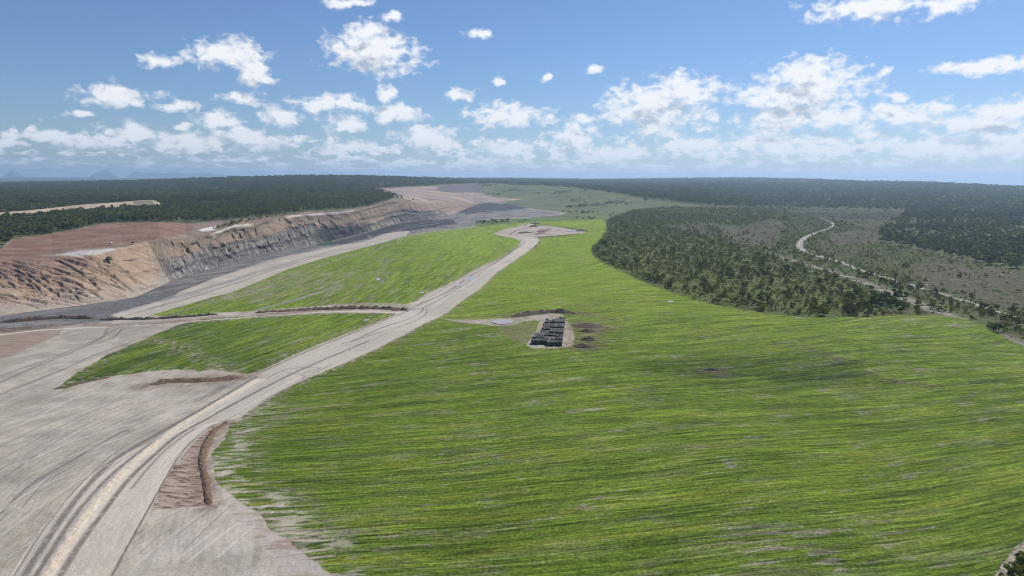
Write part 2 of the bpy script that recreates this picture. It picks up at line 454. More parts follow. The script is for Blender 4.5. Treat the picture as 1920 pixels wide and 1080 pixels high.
RTRACK = cr([(1440, 472), (1500, 488), (1560, 504), (1620, 524), (1680, 549), (1740, 573), (1800, 596), (1860, 622), (1925, 652), (2100, 730)])
WTRACK = cr([(-300, 650), (0, 617), (60, 610), (120, 606), (200, 602.5), (300, 600), (400, 595), (520, 588.5), (640, 584.5), (740, 588), (775, 584)])
BPAD = [(826, 598), (860, 599.5), (900, 598.5), (950, 597), (1000, 592), (1035, 588), (1052, 590), (1060, 600), (1070, 612), (1076, 625), (1078, 640), (1070, 650), (1040, 653), (1000, 653), (986, 648), (990, 640), (1005, 620), (1012, 603), (1000, 600),
        (985, 603), (962, 610), (930, 611), (900, 609), (860, 604.5)]
RED = [(-700, 560), (-300, 520), (0, 470), (25, 450), (80, 442), (150, 429), (190, 421), (235, 418), (300, 417), (362, 420), (362, 428), (345, 438), (300, 450), (240, 456), (200, 464), (140, 466), (90, 477), (0, 487), (-300, 540), (-700, 590)]

zt = lambda pts, z=0.0: at(np.array(pts)[:, 0], np.array(pts)[:, 1], z)
wob = lambda s, a, b: (PX + a * fbm(X / s, Y / s, 3, 51), PY + b * fbm(X / s, Y / s, 3, 77))


def mask(poly, soft=1.5, amp=(3, 1.2), scale=18.0, smooth=False):
    """soft mask of a traced outline; the edge wanders with the ground"""
    if smooth: poly = cr(poly, 5, True)
    poly = np.asarray(poly, float)
    x, y = wob(scale, *amp)
    ins = inside(x, y, poly)
    bx = (x > poly[:, 0].min() - 12) & (x < poly[:, 0].max() + 12) & (y > poly[:, 1].min() - 12) & (y < poly[:, 1].max() + 12)
    out = np.zeros(X.shape, np.float32)
    xs, ys = x[bx], y[bx] * 1.0
    d = seg_dist(xs, ys, poly, 6.0, closed=True)
    d = np.minimum(d, 6.0)
    sdv = np.where(ins[bx], d, -d)
    out[bx] = sst(-soft, soft, sdv)
    return out


def stroke(pts, width, soft=0.5, z=0.0, px=True):
    """band of given width in metres along a traced line on the ground"""
    p = zt(pts, z) if px else np.asarray(pts)
    d = seg_dist(X, Y, p, width * 2 + 4)
    return 1 - sst(width * 0.5 * (1 - soft), width * 0.5 * (1 + soft), d)


C3 = np.zeros((NR, NC, 3), np.float32)


def lay(c, mk):
    global C3
    c = np.asarray(c, np.float32)
    C3 = C3 * (1 - mk[..., None]) + c * mk[..., None]


def mixc(a, b, f):
    a = np.asarray(a, np.float32); b = np.asarray(b, np.float32)
    return a * (1 - f[..., None]) + b * f[..., None]


REG = np.zeros((NR, NC), np.int16)
NAMES = ['ground', 'hardstand', 'dirt_road', 'field', 'field_left', 'field_near', 'rehab', 'pit_floor', 'pit_wall', 'spoil', 'clearing', 'forest', 'scrub', 'valley', 'creek', 'track', 'pad', 'plain']
RID = {n: i for i, n in enumerate(NAMES)}


def put(name, mk):
    REG[mk > 0.5] = RID[name]


dep = Y * math.cos(PITCH)
n_big = fbm(X / 90, Y / 90, 4, 3)
n_mid = fbm(X / 14, Y / 14, 4, 5)
n_fine = fbm(X / 2.4, Y / 2.4, 3, 9)
n_huge = fbm(X / 600, Y / 600, 4, 13)

# road-based flow coordinates
cen_px = []
for s in np.linspace(0, 1, 60):
    i = s * (len(ROAD_L) - 1); j = s * (len(ROAD_R) - 1)
    a = ROAD_L[int(i)]; b = ROAD_R[int(j)]
    cen_px.append((a + b) / 2)
cen_px = np.array(cen_px)
cen_w = zt(cen_px)
cen_w = cr(cen_w[::3], 6)
cen_w = np.vstack([cen_w[0] + (cen_w[0] - cen_w[4]) * 12, cen_w])
rd, rs, rsg = seg_dist(X[:690], Y[:690], cen_w, 900, along=True)
ROADD = np.full(X.shape, 900.0, np.float32); ROADS = np.zeros(X.shape, np.float32)
ROADD[:690] = np.minimum(rd, 900) * rsg; ROADS[:690] = rs

# ---- base: right side scrub valley, left side pale hardstand
leftside = sst(1100, 900, PX + 0 * PY)
ground_c = mixc((.100, .095, .050), (.062, .082, .022), sst(-.5, .25, n_mid + .6 * n_big))
C3[:] = ground_c
REG[:] = RID['valley']
hs = (PX < 1000) & (SEGg < 3.0)
dirt = mixc((.285, .258, .215), (.40, .358, .302), sst(-.5, .5, n_big + .5 * n_mid))
_rw = ROADD + 5 * fbm(X / 35, Y / 35, 3, 20)
streak = fbm(_rw / 1.1, ROADS / 30, 3, 21)
streak2 = fbm(ROADD / 4.5, ROADS / 90, 3, 22)
dirt = dirt * (1 + .20 * streak + .14 * streak2 + .16 * n_fine + .14 * n_mid)[..., None]
blue = .6 * sst(.1, .5, fbm(X / 25, Y / 25, 3, 31))
dirt = mixc(dirt, dirt * np.array([.93, .98, 1.05]), blue)
lay(dirt, hs.astype(np.float32)); put('hardstand', hs)

# ---- pit floor
mk = mask(PIT, 1.5, (4, 1.5), 25)
fl = mixc((.165, .162, .162), (.29, .278, .265), sst(-.35, .35, fbm(X / 60, Y / 40, 4, 41)))
fl = mixc(fl, (.045, .045, .05), .85 * sst(.62, .82, np.clip(1 - np.hypot((PX - 760) / 115, (PY - 419) / 17), 0, 1) + .6 * fbm(X / 55, Y / 16, 3, 44) + .25))
fl = mixc(fl, (.36, .34, .325), .8 * sst(.15, .4, fbm(X / 110, Y / 16, 4, 45)) * sst(700, 780, PX))
fl = mixc(fl, (.33, .32, .31), .7 * sst(.18, .45, fbm(X / 40, Y / 10, 4, 46)) * sst(420, 300, PX))
fl = fl * (1 + .25 * fbm(ROADD / 6, ROADS / 60, 3, 47) + .15 * n_mid)[..., None]
lay(fl, mk); put('pit_floor', mk)
for q in ([(688, 437), (735, 421), (800, 411.5), (846, 411), (858, 419), (800, 428), (745, 436), (700, 446)], [(858, 399), (885, 385), (930, 377), (985, 384), (1000, 390), (940, 396), (880, 402)], [(585, 462), (640, 450), (690, 438), (690, 446), (640, 458)]):
    kq = mask(q, 1.5, (8, 2), 30)
    lay(mixc((.045, .045, .05), (.12, .12, .13), sst(-.2, .4, fbm(X / 45, Y / 14, 4, 48))), kq * .9)
for q, wd in (([(830, 404), (900, 402), (960, 403), (1040, 404)], 14), ([(700, 455), (760, 438), (830, 426), (890, 420), (930, 414)], 12), ([(735, 434), (790, 424), (850, 412)], 6), ([(880, 413), (905, 407), (950, 405)], 14), ([(770, 414), (830, 409), (900, 408)], 10)):
    lay((.34, .33, .32), stroke(q, wd * 1.6, .8, -30) * .75 * sst(-.3, .1, fbm(X / 20, Y / 9, 3, 49)))
# pond and patches on the floor
lay((.07, .12, .07), mask([(592, 458), (620, 452), (632, 454), (612, 460), (597, 461)], 1, (1, .5)))

# ---- wall (between toe and rim) and the tipped spoil at the left
fW = np.clip(SEGg - 3, 0, 1)
wall = ((SEGg >= 3) & (SEGg < 4)).astype(np.float32) * sst(900, 878, PX + 6 * fbm(X / 60, Y / 60, 3, 58))
along = PX / 6.0
lean = PX + 26 * fW * (1 + .5 * fbm(PX / 80, PX * 0, 2, 60))
gul = fbm(lean / 11, fW * 1.1 + PX / 60, 5, 61, .6)
gul2 = fbm(lean / 3.7, fW * 2.6 + PX / 30, 3, 62)
nb = fbm(PX / 60, fW * 3, 3, 63)
ft = fW + .16 * nb + .14 * gul + .05 * gul2
tan_ = mixc((.25, .205, .16), (.35, .275, .20), sst(-.3, .4, nb))
tan_ = mixc(tan_, (.32, .25, .22), sst(0, .4, gul))
grey = mixc((.155, .15, .148), (.30, .285, .27), sst(-.3, .3, gul2 + .4 * nb))
pale = mixc((.19, .195, .20), (.42, .42, .42), sst(-.1, .35, fbm(X / 5, Y / 7, 3, 64)) * sst(470, 380, PX))
pale = pale * (1 - .3 * sst(-.1, .3, fbm(PX / 3, fW * 9, 3, 65)))[..., None]
wc = mixc(pale, grey, sst(.20, .27, ft + sst(420, 560, PX) * .3))
wc = mixc(wc, (.115, .12, .13), sst(.20, .24, ft) * sst(.34, .28, ft) * .75)
dark = mixc((.045, .047, .055), (.11, .11, .12), sst(-.3, .3, gul2)) * (1 + .35 * np.sin(ft * 60)[..., None] * .5)
wc = mixc(wc, dark, sst(574, 592, PX - 14 * (1 - fW)) * sst(692, 668, PX + 30 * (fW - .5)) * sst(.80, .66, ft))
wc = wc * (1 - .28 * sst(.1, .5, fbm(PX / 90, ft * 9, 3, 59)))[..., None]
wc = mixc(wc, tan_, sst(.50, .68, ft + sst(620, 690, PX) * (0.28) * sst(760, 690, PX)))
wc = mixc(wc, tan_ * 1.08, sst(655, 690, PX - 40 * (1 - fW)) * sst(735, 700, PX) * .9)
wc = mixc(wc, (.115, .12, .135), sst(740, 765, PX) * sst(822, 800, PX) * sst(.72, .55, ft) * .85)
wc = mixc(wc, mixc((.37, .29, .235), (.30, .22, .19), sst(-.2, .3, gul)), sst(800, 818, PX - 30 * (1 - fW)))
wc = mixc(wc, (.62, .60, .57), sst(.90, .97, fW) * (sst(530, 545, PX) * sst(672, 655, PX) + sst(395, 410, PX) * sst(480, 460, PX)) * sst(-.3, .1, nb + .3))
spm = sst(300, 250, PX - (1 - fW) * 42)
diag = fbm((PX + 2.2 * PY) / 60, (PY - .30 * PX) / 3.3, 3, 66)
sp = mixc((.27, .19, .13), (.38, .28, .20), sst(-.3, .3, diag))
sp = mixc(sp, (.27, .175, .135), sst(0.45, .9, fW + .5 * fbm(PX / 50, PY / 14, 3, 67)) * sst(190, 90, PX))
sp = mixc(sp, (.33, .29, .245), sst(.42, .05, fW + .25 * fbm(PX / 40, PY / 10, 3, 68)) * .8)
sp = mixc(sp, (.20, .155, .12), .5 * sst(.22, .5, fbm((PX + 2 * PY) / 46, (PY - .27 * PX) / 4.0, 3, 69)) * .8)
wc = wc * (1 + .30 * gul + .26 * gul2)[..., None] * np.array([1.04, 1.0, .95])
wc = mixc(wc, sp, spm)
lay(wc, wall); put('pit_wall', wall); put('spoil', wall * spm)

GROOVE = np.zeros(X.shape, np.float32)
for i in range(72):
    x0 = random.uniform(-60, 190); y0 = random.uniform(478, 560) if x0 < 120 else random.uniform(472, 505)
    ln = random.uniform(50, 150) * (1 if x0 < 120 else .7); sl = random.uniform(.16, .42) if y0 < 520 else random.uniform(.02, .2)
    q = cr([(x0, y0), (x0 + ln * .4, y0 + sl * ln * .3), (x0 + ln * .75, y0 + sl * ln * .75), (x0 + ln, y0 + sl * ln * 1.25)], 5)
    bb = wall * spm
    dq = seg_dist(PX, PY * 1.6, q * np.array([1, 1.6]), 6)
    GROOVE = np.maximum(GROOVE, (1 - sst(.3, random.uniform(1.8, 3.8), dq)) * random.uniform(.5, 1))
lay((.19, .14, .105), GROOVE * wall * spm * .6)  # soil colour darkened along the grooves to stand for their shade
# ---- above the rim: red cleared ground
red = mixc((.175, .100, .072), (.26, .172, .124), sst(-.3, .4, fbm(X / 70, Y / 30, 4, 71)))
red = mixc(red, (.16, .12, .10), .7 * sst(.1, .45, fbm(X / 90, Y / 28, 4, 72)))
m_above = ((SEGg >= 4) & (PX < 1000)).astype(np.float32) * (SEGg < 6)
lay(mixc((.17, .125, .098), (.27, .21, .165), sst(-.3, .3, fbm(X / 40, Y / 25, 4, 73))), m_above); put('clearing', m_above)
mk = mask(RED, 1.2, (3, 1), 25); lay(red, mk * (SEGg >= 4)); put('clearing', mk * (SEGg >= 4))
lay((.62, .60, .57), mask([(372, 432), (385, 427), (408, 424), (405, 431), (380, 434)], 1.2, (5, 2), 8))
lay((.46, .45, .43), mask([(98, 478), (150, 470), (212, 466), (218, 470), (190, 476), (140, 481)], 1.2, (5, 2), 12) * .8)

# ---- far spoil around the end of the pit
mk = mask(FARSPOIL, .8, (2, .6), 60)
fs = mixc((.25, .20, .185), (.34, .275, .23), sst(-.3, .3, fbm(X / 160, Y / 160, 4, 74)))
fs = mixc(fs, (.40, .30, .21), sst(.2, .5, fbm(X / 200, Y / 220, 3, 75) + sst(380, 372, PY) * .4 - .2) * sst(760, 800, PX))
fs = mixc(fs, (.13, .125, .125), sst(0, .3, sst(365, 355, PY) * sst(800, 850, PX) + .3 * n_big - .2))
fs = mixc(fs, (.19, .115, .10), sst(.15, .35, fbm(X / 260, Y / 90, 3, 76)) * .8)
mk = mk * (1 - wall) * (SEGg < 6)
lay(fs, mk); put('spoil', mk)

# ---- rehabilitated hill beyond
reh = mixc((.105, .135, .060), (.15, .165, .085), sst(-.3, .3, fbm(X / 130, Y / 130, 4, 81)))
reh = mixc(reh, (.17, .16, .12), .6 * sst(.15, .45, fbm(X / 220, Y / 60, 4, 82)))
mk = mask(F4, .8, (2, .6), 60) * (SEGg < 6); lay(reh, mk); put('rehab', mk)
mk = mask(FMID, .8, (2, .6), 60); lay(reh * np.array([.9, 1.1, .75]), mk); put('rehab', mk)
lay((.40, .37, .34), stroke([(985, 388), (1010, 391), (1040, 396), (1058, 400), (1045, 404), (1000, 407), (940, 408)], 22, .4, -3) * .8)

# ---- scrub and forest floors
sc_c = mixc((.080, .108, .030), (.125, .138, .052), sst(-.2, .4, n_mid + .6 * n_big))
sc_c = mixc(sc_c, (.060, .082, .024), sst(-.1, .3, fbm(X / 30, Y / 30, 3, 85)))
mk = mask(SCRUB, 1.5, (5, 1.5), 20); lay(sc_c, mk); put('scrub', mk)
M_SCRUB = mk
op = mixc((.120, .100, .072), (.070, .074, .034), sst(-.2, .3, n_mid))
M_OPEN = np.zeros(X.shape, np.float32)
for q in (OPEN1, OPEN2, OPEN3, OPEN4):
    k = mask(q, 3, (14, 4), 35) * (SEGg < 6); k = k * sst(-.55, .15, fbm(X / 45, Y / 45, 4, 89)); M_OPEN = np.maximum(M_OPEN, k)
    lay(op, k * .9)
lay((.33, .29, .235), M_OPEN * sst(.32, .5, fbm(X / 28, Y / 9, 4, 87)) * sst(1690, 1740, PX) * .8)
fo = mixc((.055, .075, .030), (.095, .105, .050), sst(-.3, .4, fbm(X / 120, Y / 120, 4, 91)))
fo = mixc(fo, (.105, .112, .052), .8 * sst(1450, 1600, PX) * sst(398, 415, PY))
fo = mixc(fo, (.11, .105, .07), .6 * sst(.25, .5, fbm(X / 260, Y / 120, 4, 92)))
mk = np.maximum(mask(FOREST_L, 1.0, (3, .8), 40), (SEGg >= 5.0).astype(np.float32) * (1 - mask(F4, .8, (2, .6), 60)) * (PX > 1100))
mk = np.maximum(mk, (SEGg >= 6.0).astype(np.float32))
mk = mk * (1 - mask(FARSPOIL, .8, (2, .6), 60) * (SEGg < 6)) * (1 - mask(F4, .8, (2, .6), 60) * (SEGg < 6))
lay(fo, mk); put('forest', mk); M_FOREST = mk
pl = (SEGg >= 6.2).astype(np.float32)
lay(mixc((.05, .065, .04), (.11, .12, .075), sst(.0, .5, fbm(X / 2500, Y / 900, 4, 93))), pl); put('plain', pl)

# ---- furrow coordinates of the fields
ys = PY + .085 * (PX - 960) - 15 * sst(1500, 2000, PX) * ((PX - 1560) / 360) * 2.2 * sst(700, 900, PY) * -1
ys = np.where(PX > 1500, ys, ys)
psi = F * H / np.maximum(ys - 336.5 + 12 * pn(X / 160, Y / 160, 101), 20)
PSI1 = psi + 2.0 * pn(X / 60, Y / 60, 102)
SS1 = X
mF1 = mask(F1, 1.6, (9, 4), 8.0)
mF2 = mask(F2, .9, (3, 1), 10.0)
mF3 = mask(F3, 1.0, (4, 1.2), 8.0)
kpad = mask(BPAD, 1.0, (3, 1), 6.0)
near_edge = np.zeros(X.shape, np.float32)


def grass(PSI, S, seed, bare, bright, mF, edge):
    a = fbm(PSI / 1.3, S / 26, 3, seed)          # drill rows
    b = fbm(PSI / 4.2, S / 85, 4, seed + 7)      # passes
    c = fbm(PSI / 11, S / 60, 3, seed + 14)
    nr_ = sst(420, 240, D)
    a = a * nr_ + (1 - nr_) * .8 * fbm(PSI / 4.5, S / 70, 3, seed + 50)
    tuft = fbm(X / 1.1, Y / 1.3, 2, seed + 21) * nr_ + (1 - nr_) * .5 * fbm(X / 7, Y / 7, 3, seed + 22)
    fine = nr_ * fbm(PSI / 2.4, S / 20, 4, seed + 30) + (1 - nr_) * fbm(PSI / 7, S / 34, 4, seed + 31) + .5 * fbm(X / 9, Y / 9, 4, seed + 34)
    lines = sst(.86, .99, 1 - np.abs(fbm(PSI / np.where(nr_ > .5, 4.5, 9), S / 260, 2, seed + 60)) * 1.6) * (.45 + .55 * sst(-.2, .3, fbm(PSI / 20, S / 60, 2, seed + 61)))
    tone = .56 - .30 * lines + .55 * a + .55 * b + .6 * tuft + .40 * c + bright
    g = mixc((.066, .115, .017), (.212, .302, .034), np.clip(tone, 0, 1.15))
    g = mixc(g, g * np.array([1.25, 1.0, 1.3]), sst(.1, .5, c) * .6)
    hole = fine * .70 + .16 * lines + .45 * fbm(PSI / 14, S / 70, 3, seed + 33) + .30 * a + .15 * tuft
    bs = sst(.20, .42, hole + bare)
    soil = mixc((.26, .225, .19), (.36, .32, .285), sst(-.3, .3, tuft + n_mid))
    soil = mixc(soil, (.27, .19, .15), sst(.1, .4, fbm(X / 40, Y / 20, 3, seed + 40)) * .7)
    thin = .20 * sst(-.1, .5, fbm(PSI / 9, S / 30, 4, seed + 36) + bare)
    return mixc(g, soil, np.maximum(np.maximum(bs * .60, thin), edge))


# baldness and brightness read off the photograph in broad zones
def zone(cx, cy, rx, ry, p=1.0):
    return np.clip(1 - np.hypot((PX - cx) / rx, (PY - cy) / ry), 0, 1) ** p


bare1 = -.06 + .05 * n_big + .22 * zone(520, 1010, 190, 110) + .20 * zone(1480, 1030, 380, 70) + .10 * zone(1000, 840, 420, 90) + .12 * zone(820, 640, 110, 30) + \
    .22 * zone(1600, 700, 220, 40) + .15 * zone(1880, 760, 90, 60) + .16 * zone(940, 630, 70, 22) + .22 * zone(1080, 480, 80, 25) + .2 * zone(1720, 600, 180, 22) - .12 * sst(640, 480, PY) \
    + .1 * zone(480, 800, 200, 60) - .08 * zone(1400, 610, 400, 50)
br1 = -.02 + .40 * sst(650, 520, PY) + .10 * zone(1650, 900, 500, 250) - .20 * zone(700, 720, 320, 90) - .30 * zone(1420, 690, 260, 45) - .22 * zone(500, 850, 220, 120) + .10 * zone(1300, 640, 500, 60) - .1 * sst(950, 1080, PY)  # strongest dark zone, right of centre, puts the cloud's shadow into the grass colour
wl = seg_dist(X, Y, zt(F1[-10:] + F1[:3]), 30)
edge1 = sst(30, 1, wl) * sst(-.15, .3, fbm(PSI1 / 2.5, SS1 / 12, 4, 199) + .5 * n_mid)
g1 = grass(PSI1, SS1, 200, bare1, br1, mF1, 0)
lay(g1, mF1); put('field', mF1 * (1 - .9 * (edge1 > .5)))
lay(dirt * .93, edge1 * mF1 * .95)
bare2 = -.07 + .36 * zone(600, 530, 190, 45) + .42 * zone(720, 495, 22, 30) + .30 * zone(430, 555, 130, 22) + .12 * zone(850, 520, 60, 25) + .2 * zone(500, 545, 120, 30)
br2 = .16 + .20 * sst(500, 440, PY) - .25 * zone(740, 462, 120, 24) - .05 * zone(640, 560, 200, 30) + .22 * zone(880, 470, 120, 60)
g2 = grass(ROADD + 30 * np.sin(ROADS / 260), ROADS, 300, bare2, br2, mF2, 0)
lay(g2, mF2); put('field_left', mF2)
bare3 = -.10 + .16 * zone(560, 640, 180, 50) + .25 * zone(430, 690, 80, 18)
br3 = -.30 + .42 * zone(600, 620, 220, 80) + .08 * sst(250, 450, PX)
g3 = grass(ROADD, ROADS, 400, bare3, br3, mF3, 0)
lay(g3, mF3); put('field_near', mF3)
lay((.33, .31, .29), stroke([(480, 576), (520, 566), (560, 555), (620, 535)], 7, .6) * .7)
lay(dirt * .95, stroke([(480, 583), (560, 574), (640, 571), (740, 572), (800, 575)], 9, .5) * .8)

# ---- valley on the right
lay((.085, .13, .035), stroke([(1480, 478), (1560, 495), (1640, 520), (1720, 552), (1800, 585), (1850, 605)], 26, .7, -8) * sst(-.2, .2, n_mid) * .8 * (1 - mF1))
rt_m = stroke(RTRACK, 22, .7, -5) * sst(-.35, .15, fbm(X / 9, Y / 22, 3, 111)) * (1 - mF1)
lay(mixc((.24, .21, .185), (.35, .31, .28), sst(-.2, .3, n_mid)), rt_m * .85); put('track', rt_m)
cd = seg_dist(X, Y, zt(CREEK, -12), 60)
cw = 3.4 + 3.2 * pn(X / 24, Y / 24, 121) + 2 * sst(1560, 1500, PX)
cm = 1 - sst(cw * .8, cw * 1.5, cd)
lay((.10, .13, .05), (1 - sst(10, 26, cd)) * .5 * (1 - mF1) * (SEGg < 5))
lay(mixc((.24, .22, .185), (.38, .355, .315), sst(-.3, .3, fbm(X / 5, Y / 9, 3, 122))), cm * (SEGg < 5)); put('creek', cm * (SEGg < 5))

for q in (ROAD_L, ROAD_R, cr(F3[:4] + F3[-8:], 4), cr(F2[:14], 4), cr(F3[4:10], 4)):
    s = stroke(q, 13, .95) * sst(-.02, .22, fbm(X / 4.5, Y / 4.5, 4, 157))
    lay(dirt * np.array([.98, .93, .88]), s * .85)
# ---- roads
poly = np.vstack([ROAD_L, ROAD_R[::-1]])
mR = mask(poly, 1.2, (2.5, 1), 6.0)
rc = mixc((.38, .345, .295), (.46, .415, .352), sst(-.4, .4, n_big + .4 * n_mid)) * (1 + .13 * streak + .05 * n_fine + .06 * streak2)[..., None]
lay(rc, mR); put('dirt_road', mR)
mk = mask(UROAD, 1.2, (3, 1), 10.0)
lay(rc * .93, mk); put('track', mk)
lay((.20, .13, .10), stroke([(290, 566), (400, 521), (450, 504), (520, 483), (600, 466), (680, 451), (715, 440)], 5, .6, -11) * .8)
for q in ([(240, 596), (340, 566), (440, 533), (520, 502), (600, 478), (690, 457)], [(280, 583), (400, 540), (480, 513), (560, 489)], [(330, 571), (400, 548), (470, 524)]):
    lay((.17, .155, .145), stroke(q, 3.5, .8, -9) * .6)
lay(mixc((.155, .155, .16), (.20, .195, .19), sst(-.2, .2, n_mid)), stroke([(300, 570), (420, 534), (480, 512), (560, 487), (640, 466)], 10, .5, -11) * .55)
mk = mask(PAD, .8, (2, .6), 12.0, True)
lay(mixc((.40, .34, .30), (.33, .27, .24), sst(-.2, .4, fbm(X / 30, Y / 16, 3, 131))), mk); put('pad', mk); M_PAD = mk
for q, c, wd in (([(970, 438), (1000, 432), (1035, 427)], (.15, .11, .09), 9), ([(985, 434), (1010, 430)], (.55, .52, .48), 6), ([(1005, 439), (1028, 430)], (.14, .10, .085), 16), ([(977, 436), (1001, 434)], (.13, .10, .09), 18),
                 ([(1040, 432), (1090, 433)], (.14, .11, .10), 8), ([(1020, 438), (1034, 440)], (.15, .11, .10), 10), ([(955, 439), (968, 431), (1000, 424)], (.17, .13, .11), 6)):
    lay(c, stroke(q, wd, .6, 1.0) * mk * .8)
lay(mixc((.26, .225, .18), (.38, .34, .29), sst(-.3, .3, n_mid + n_fine)), kpad * .9); put('pad', kpad)
lay((.25, .20, .13), mask([(935, 612), (960, 612), (985, 604), (1008, 604), (1000, 625), (985, 645), (968, 640), (940, 625)], 3, (6, 3), 8) * .55 * (1 - kpad))
wt = stroke(WTRACK, 5.0, .4) * (SEGg < 3)
lay((.50, .455, .41), wt * .9); put('track', wt)


def lerp_edge(f, s0, s1, wobble=0.0):
    o = []
    for s in np.linspace(s0, s1, 40):
        a = ROAD_L[int(s * (len(ROAD_L) - 1))]; b = ROAD_R[int(s * (len(ROAD_R) - 1))]
        o.append(a + (b - a) * (f + wobble * math.sin(s * 9 + f * 20)))
    return np.array(o)


# ---- wheel ruts, windrow and edge lines
DZ = np.zeros(X.shape, np.float32)
ruts = [([(38, 1088), (105, 985), (150, 925), (200, 872), (262, 830), (330, 792), (400, 754), (440, 728), (480, 705)], 1.6, .55),
        ([(60, 1088), (125, 985), (168, 930), (215, 882), (262, 846), (300, 822)], 1.2, .45),
        ([(20, 1088), (75, 1000), (130, 930), (190, 868), (240, 832), (300, 798)], .5, .35),
        ([(106, 1088), (150, 1017), (188, 965), (238, 900), (290, 850), (332, 815), (390, 782), (470, 738), (545, 700), (610, 672), (690, 640)], 1.3, .5),
        ([(203, 1088), (245, 1010), (290, 930), (330, 860), (360, 825), (398, 797), (440, 777), (500, 745), (560, 713), (620, 683)], .6, .45),
        ([(480, 700), (560, 664), (650, 628), (720, 601), (760, 586)], 1.2, .5), ([(0, 862), (110, 800), (160, 785)], .5, .3),
        ([(0, 962), (60, 905), (120, 870), (220, 812), (240, 806)], .9, .45), ([(40, 952), (80, 905), (140, 870)], .5, .3), ([(0, 705), (100, 668), (180, 630), (220, 606)], 1.3, .35),
        ([(0, 740), (110, 697), (200, 655), (300, 618), (360, 602)], 1.2, .35), ([(-40, 735), (60, 690), (150, 650), (190, 625), (200, 606)], 1.6, .35), ([(180, 640), (212, 625), (228, 608)], 1.2, .4),
        ([(660, 640), (720, 614), (770, 598), (790, 586), (793, 578)], 1.0, .5), ([(640, 645), (720, 622), (775, 604), (798, 590), (800, 580)], .9, .4), ([(740, 575), (760, 576), (765, 586)], 1.2, .5),
        ([(790, 580), (830, 560), (870, 535), (910, 508), (950, 480), (975, 462)], 1.2, .4), ([(780, 575), (840, 548), (880, 520), (930, 492), (965, 468), (985, 455)], 1.4, .5),
        ([(370, 750), (395, 738), (420, 722)], 3.5, .35), ([(500, 707), (540, 690), (600, 688), (570, 697)], .9, .4), ([(530, 695), (570, 705), (520, 735)], .9, .3)]
for q, wd, k in ruts:
    q = cr(q, 6); s = stroke(q, wd * 1.5, .7); lay(np.array((.13, .11, .10)), s * np.clip(k * 1.7, 0, .85) * (.65 + .35 * (n_fine > -.2))); DZ -= .12 * s
for i in range(16):
    f = random.uniform(.04, .96); s0 = random.uniform(.1, .75); s1 = min(.97, s0 + random.uniform(.12, .4))
    s = stroke(lerp_edge(f, s0, s1, .02), random.choice([.7, .9, 1.3]), .6)
    lay(random.choice([(.22, .19, .17), (.20, .17, .15), (.52, .47, .42)]), s * random.uniform(.4, .75))
for i in range(80):                                  # loose scratches over the hardstand
    x0 = random.uniform(-60, 420); y0 = random.uniform(735, 1060)
    an = -.42 - .35 * sst(800, 1050, np.array(y0)) + random.uniform(-.12, .12); ln = random.uniform(60, 260)
    q = cr([(x0, y0), (x0 + ln * .5, y0 + an * ln * .5 + random.uniform(-5, 5)), (x0 + ln, y0 + an * ln * .88)], 5)
    s = stroke(q, random.uniform(.5, 1.0), .6) * (REG == RID['hardstand'])
    lay(random.choice([(.20, .18, .17), (.50, .46, .42), (.23, .205, .19)]), s * random.uniform(.4, .8))
wr = cr([(84, 1088), (120, 1030), (165, 962), (203, 915), (250, 867), (310, 817), (372, 776), (440, 737), (480, 712)], 6)
s = stroke(wr, 3.4, .5); k = s * (.8 + .2 * n_mid)
lay((.60, .51, .40), k * .85)
s2 = stroke(wr, 5.0, .8); DZ += s2 * (.75 + .3 * fbm(X / 2.5, Y / 2.5, 2, 141))
# ground-down strip with cross grooves beside the road
GR = [(372, 822), (400, 800), (412, 800), (398, 830), (385, 870), (395, 905), (398, 948), (350, 952), (285, 957), (300, 920), (330, 870)]
gm = mask(GR, 1.4, (3, 2), 5.0)
gv = fbm(X / 9, (Y + .12 * X + 1.5 * fbm(X / 6, Y / 6, 2, 150)) / 1.7, 4, 151)
lay(mixc((.33, .27, .225), (.15, .095, .065), sst(-.08, .22, gv)), gm); DZ += gm * gv * .35
gm2 = mask([(430, 950), (470, 945), (520, 975), (560, 1010), (600, 1060), (640, 1100), (560, 1110), (520, 1060), (480, 1000), (440, 975)], 5, (12, 6), 9)
gv2 = fbm(X / 16, (Y - .1 * X) / 3, 4, 152)
lay(mixc((.38, .34, .31), (.26, .185, .145), sst(0.0, .3, gv2)), gm2 * .7 * (1 - mF1 * .6)); DZ += gm2 * gv2 * .3
# pale scrape at left edge and grey rubble berm
lay(mixc((.27, .21, .165), (.19, .14, .11), sst(-.1, .3, fbm(X / 20, Y / 3, 3, 153))), mask([(-80, 620), (0, 616), (60, 614), (120, 613), (108, 630), (60, 650), (20, 668), (-80, 690)], 2, (6, 2), 12) * .9 * (1 - wt))
lay(mixc((.15, .15, .155), (.24, .235, .235), sst(-.2, .3, fbm(X / 6, Y / 6, 3, 154))), mask([(0, 597), (100, 586), (200, 570), (290, 550), (330, 540), (330, 556), (230, 585), (180, 597), (60, 604), (-80, 612), (-80, 604)], 2, (5, 2), 10) * .9)
lay((.38, .335, .28), mask([(1700, 2000), (1862, 1085), (1876, 1062), (1900, 1030), (1930, 1005), (1950, 1010), (1910, 1045), (1880, 1090)], 3, (6, 4), 5) * .7)

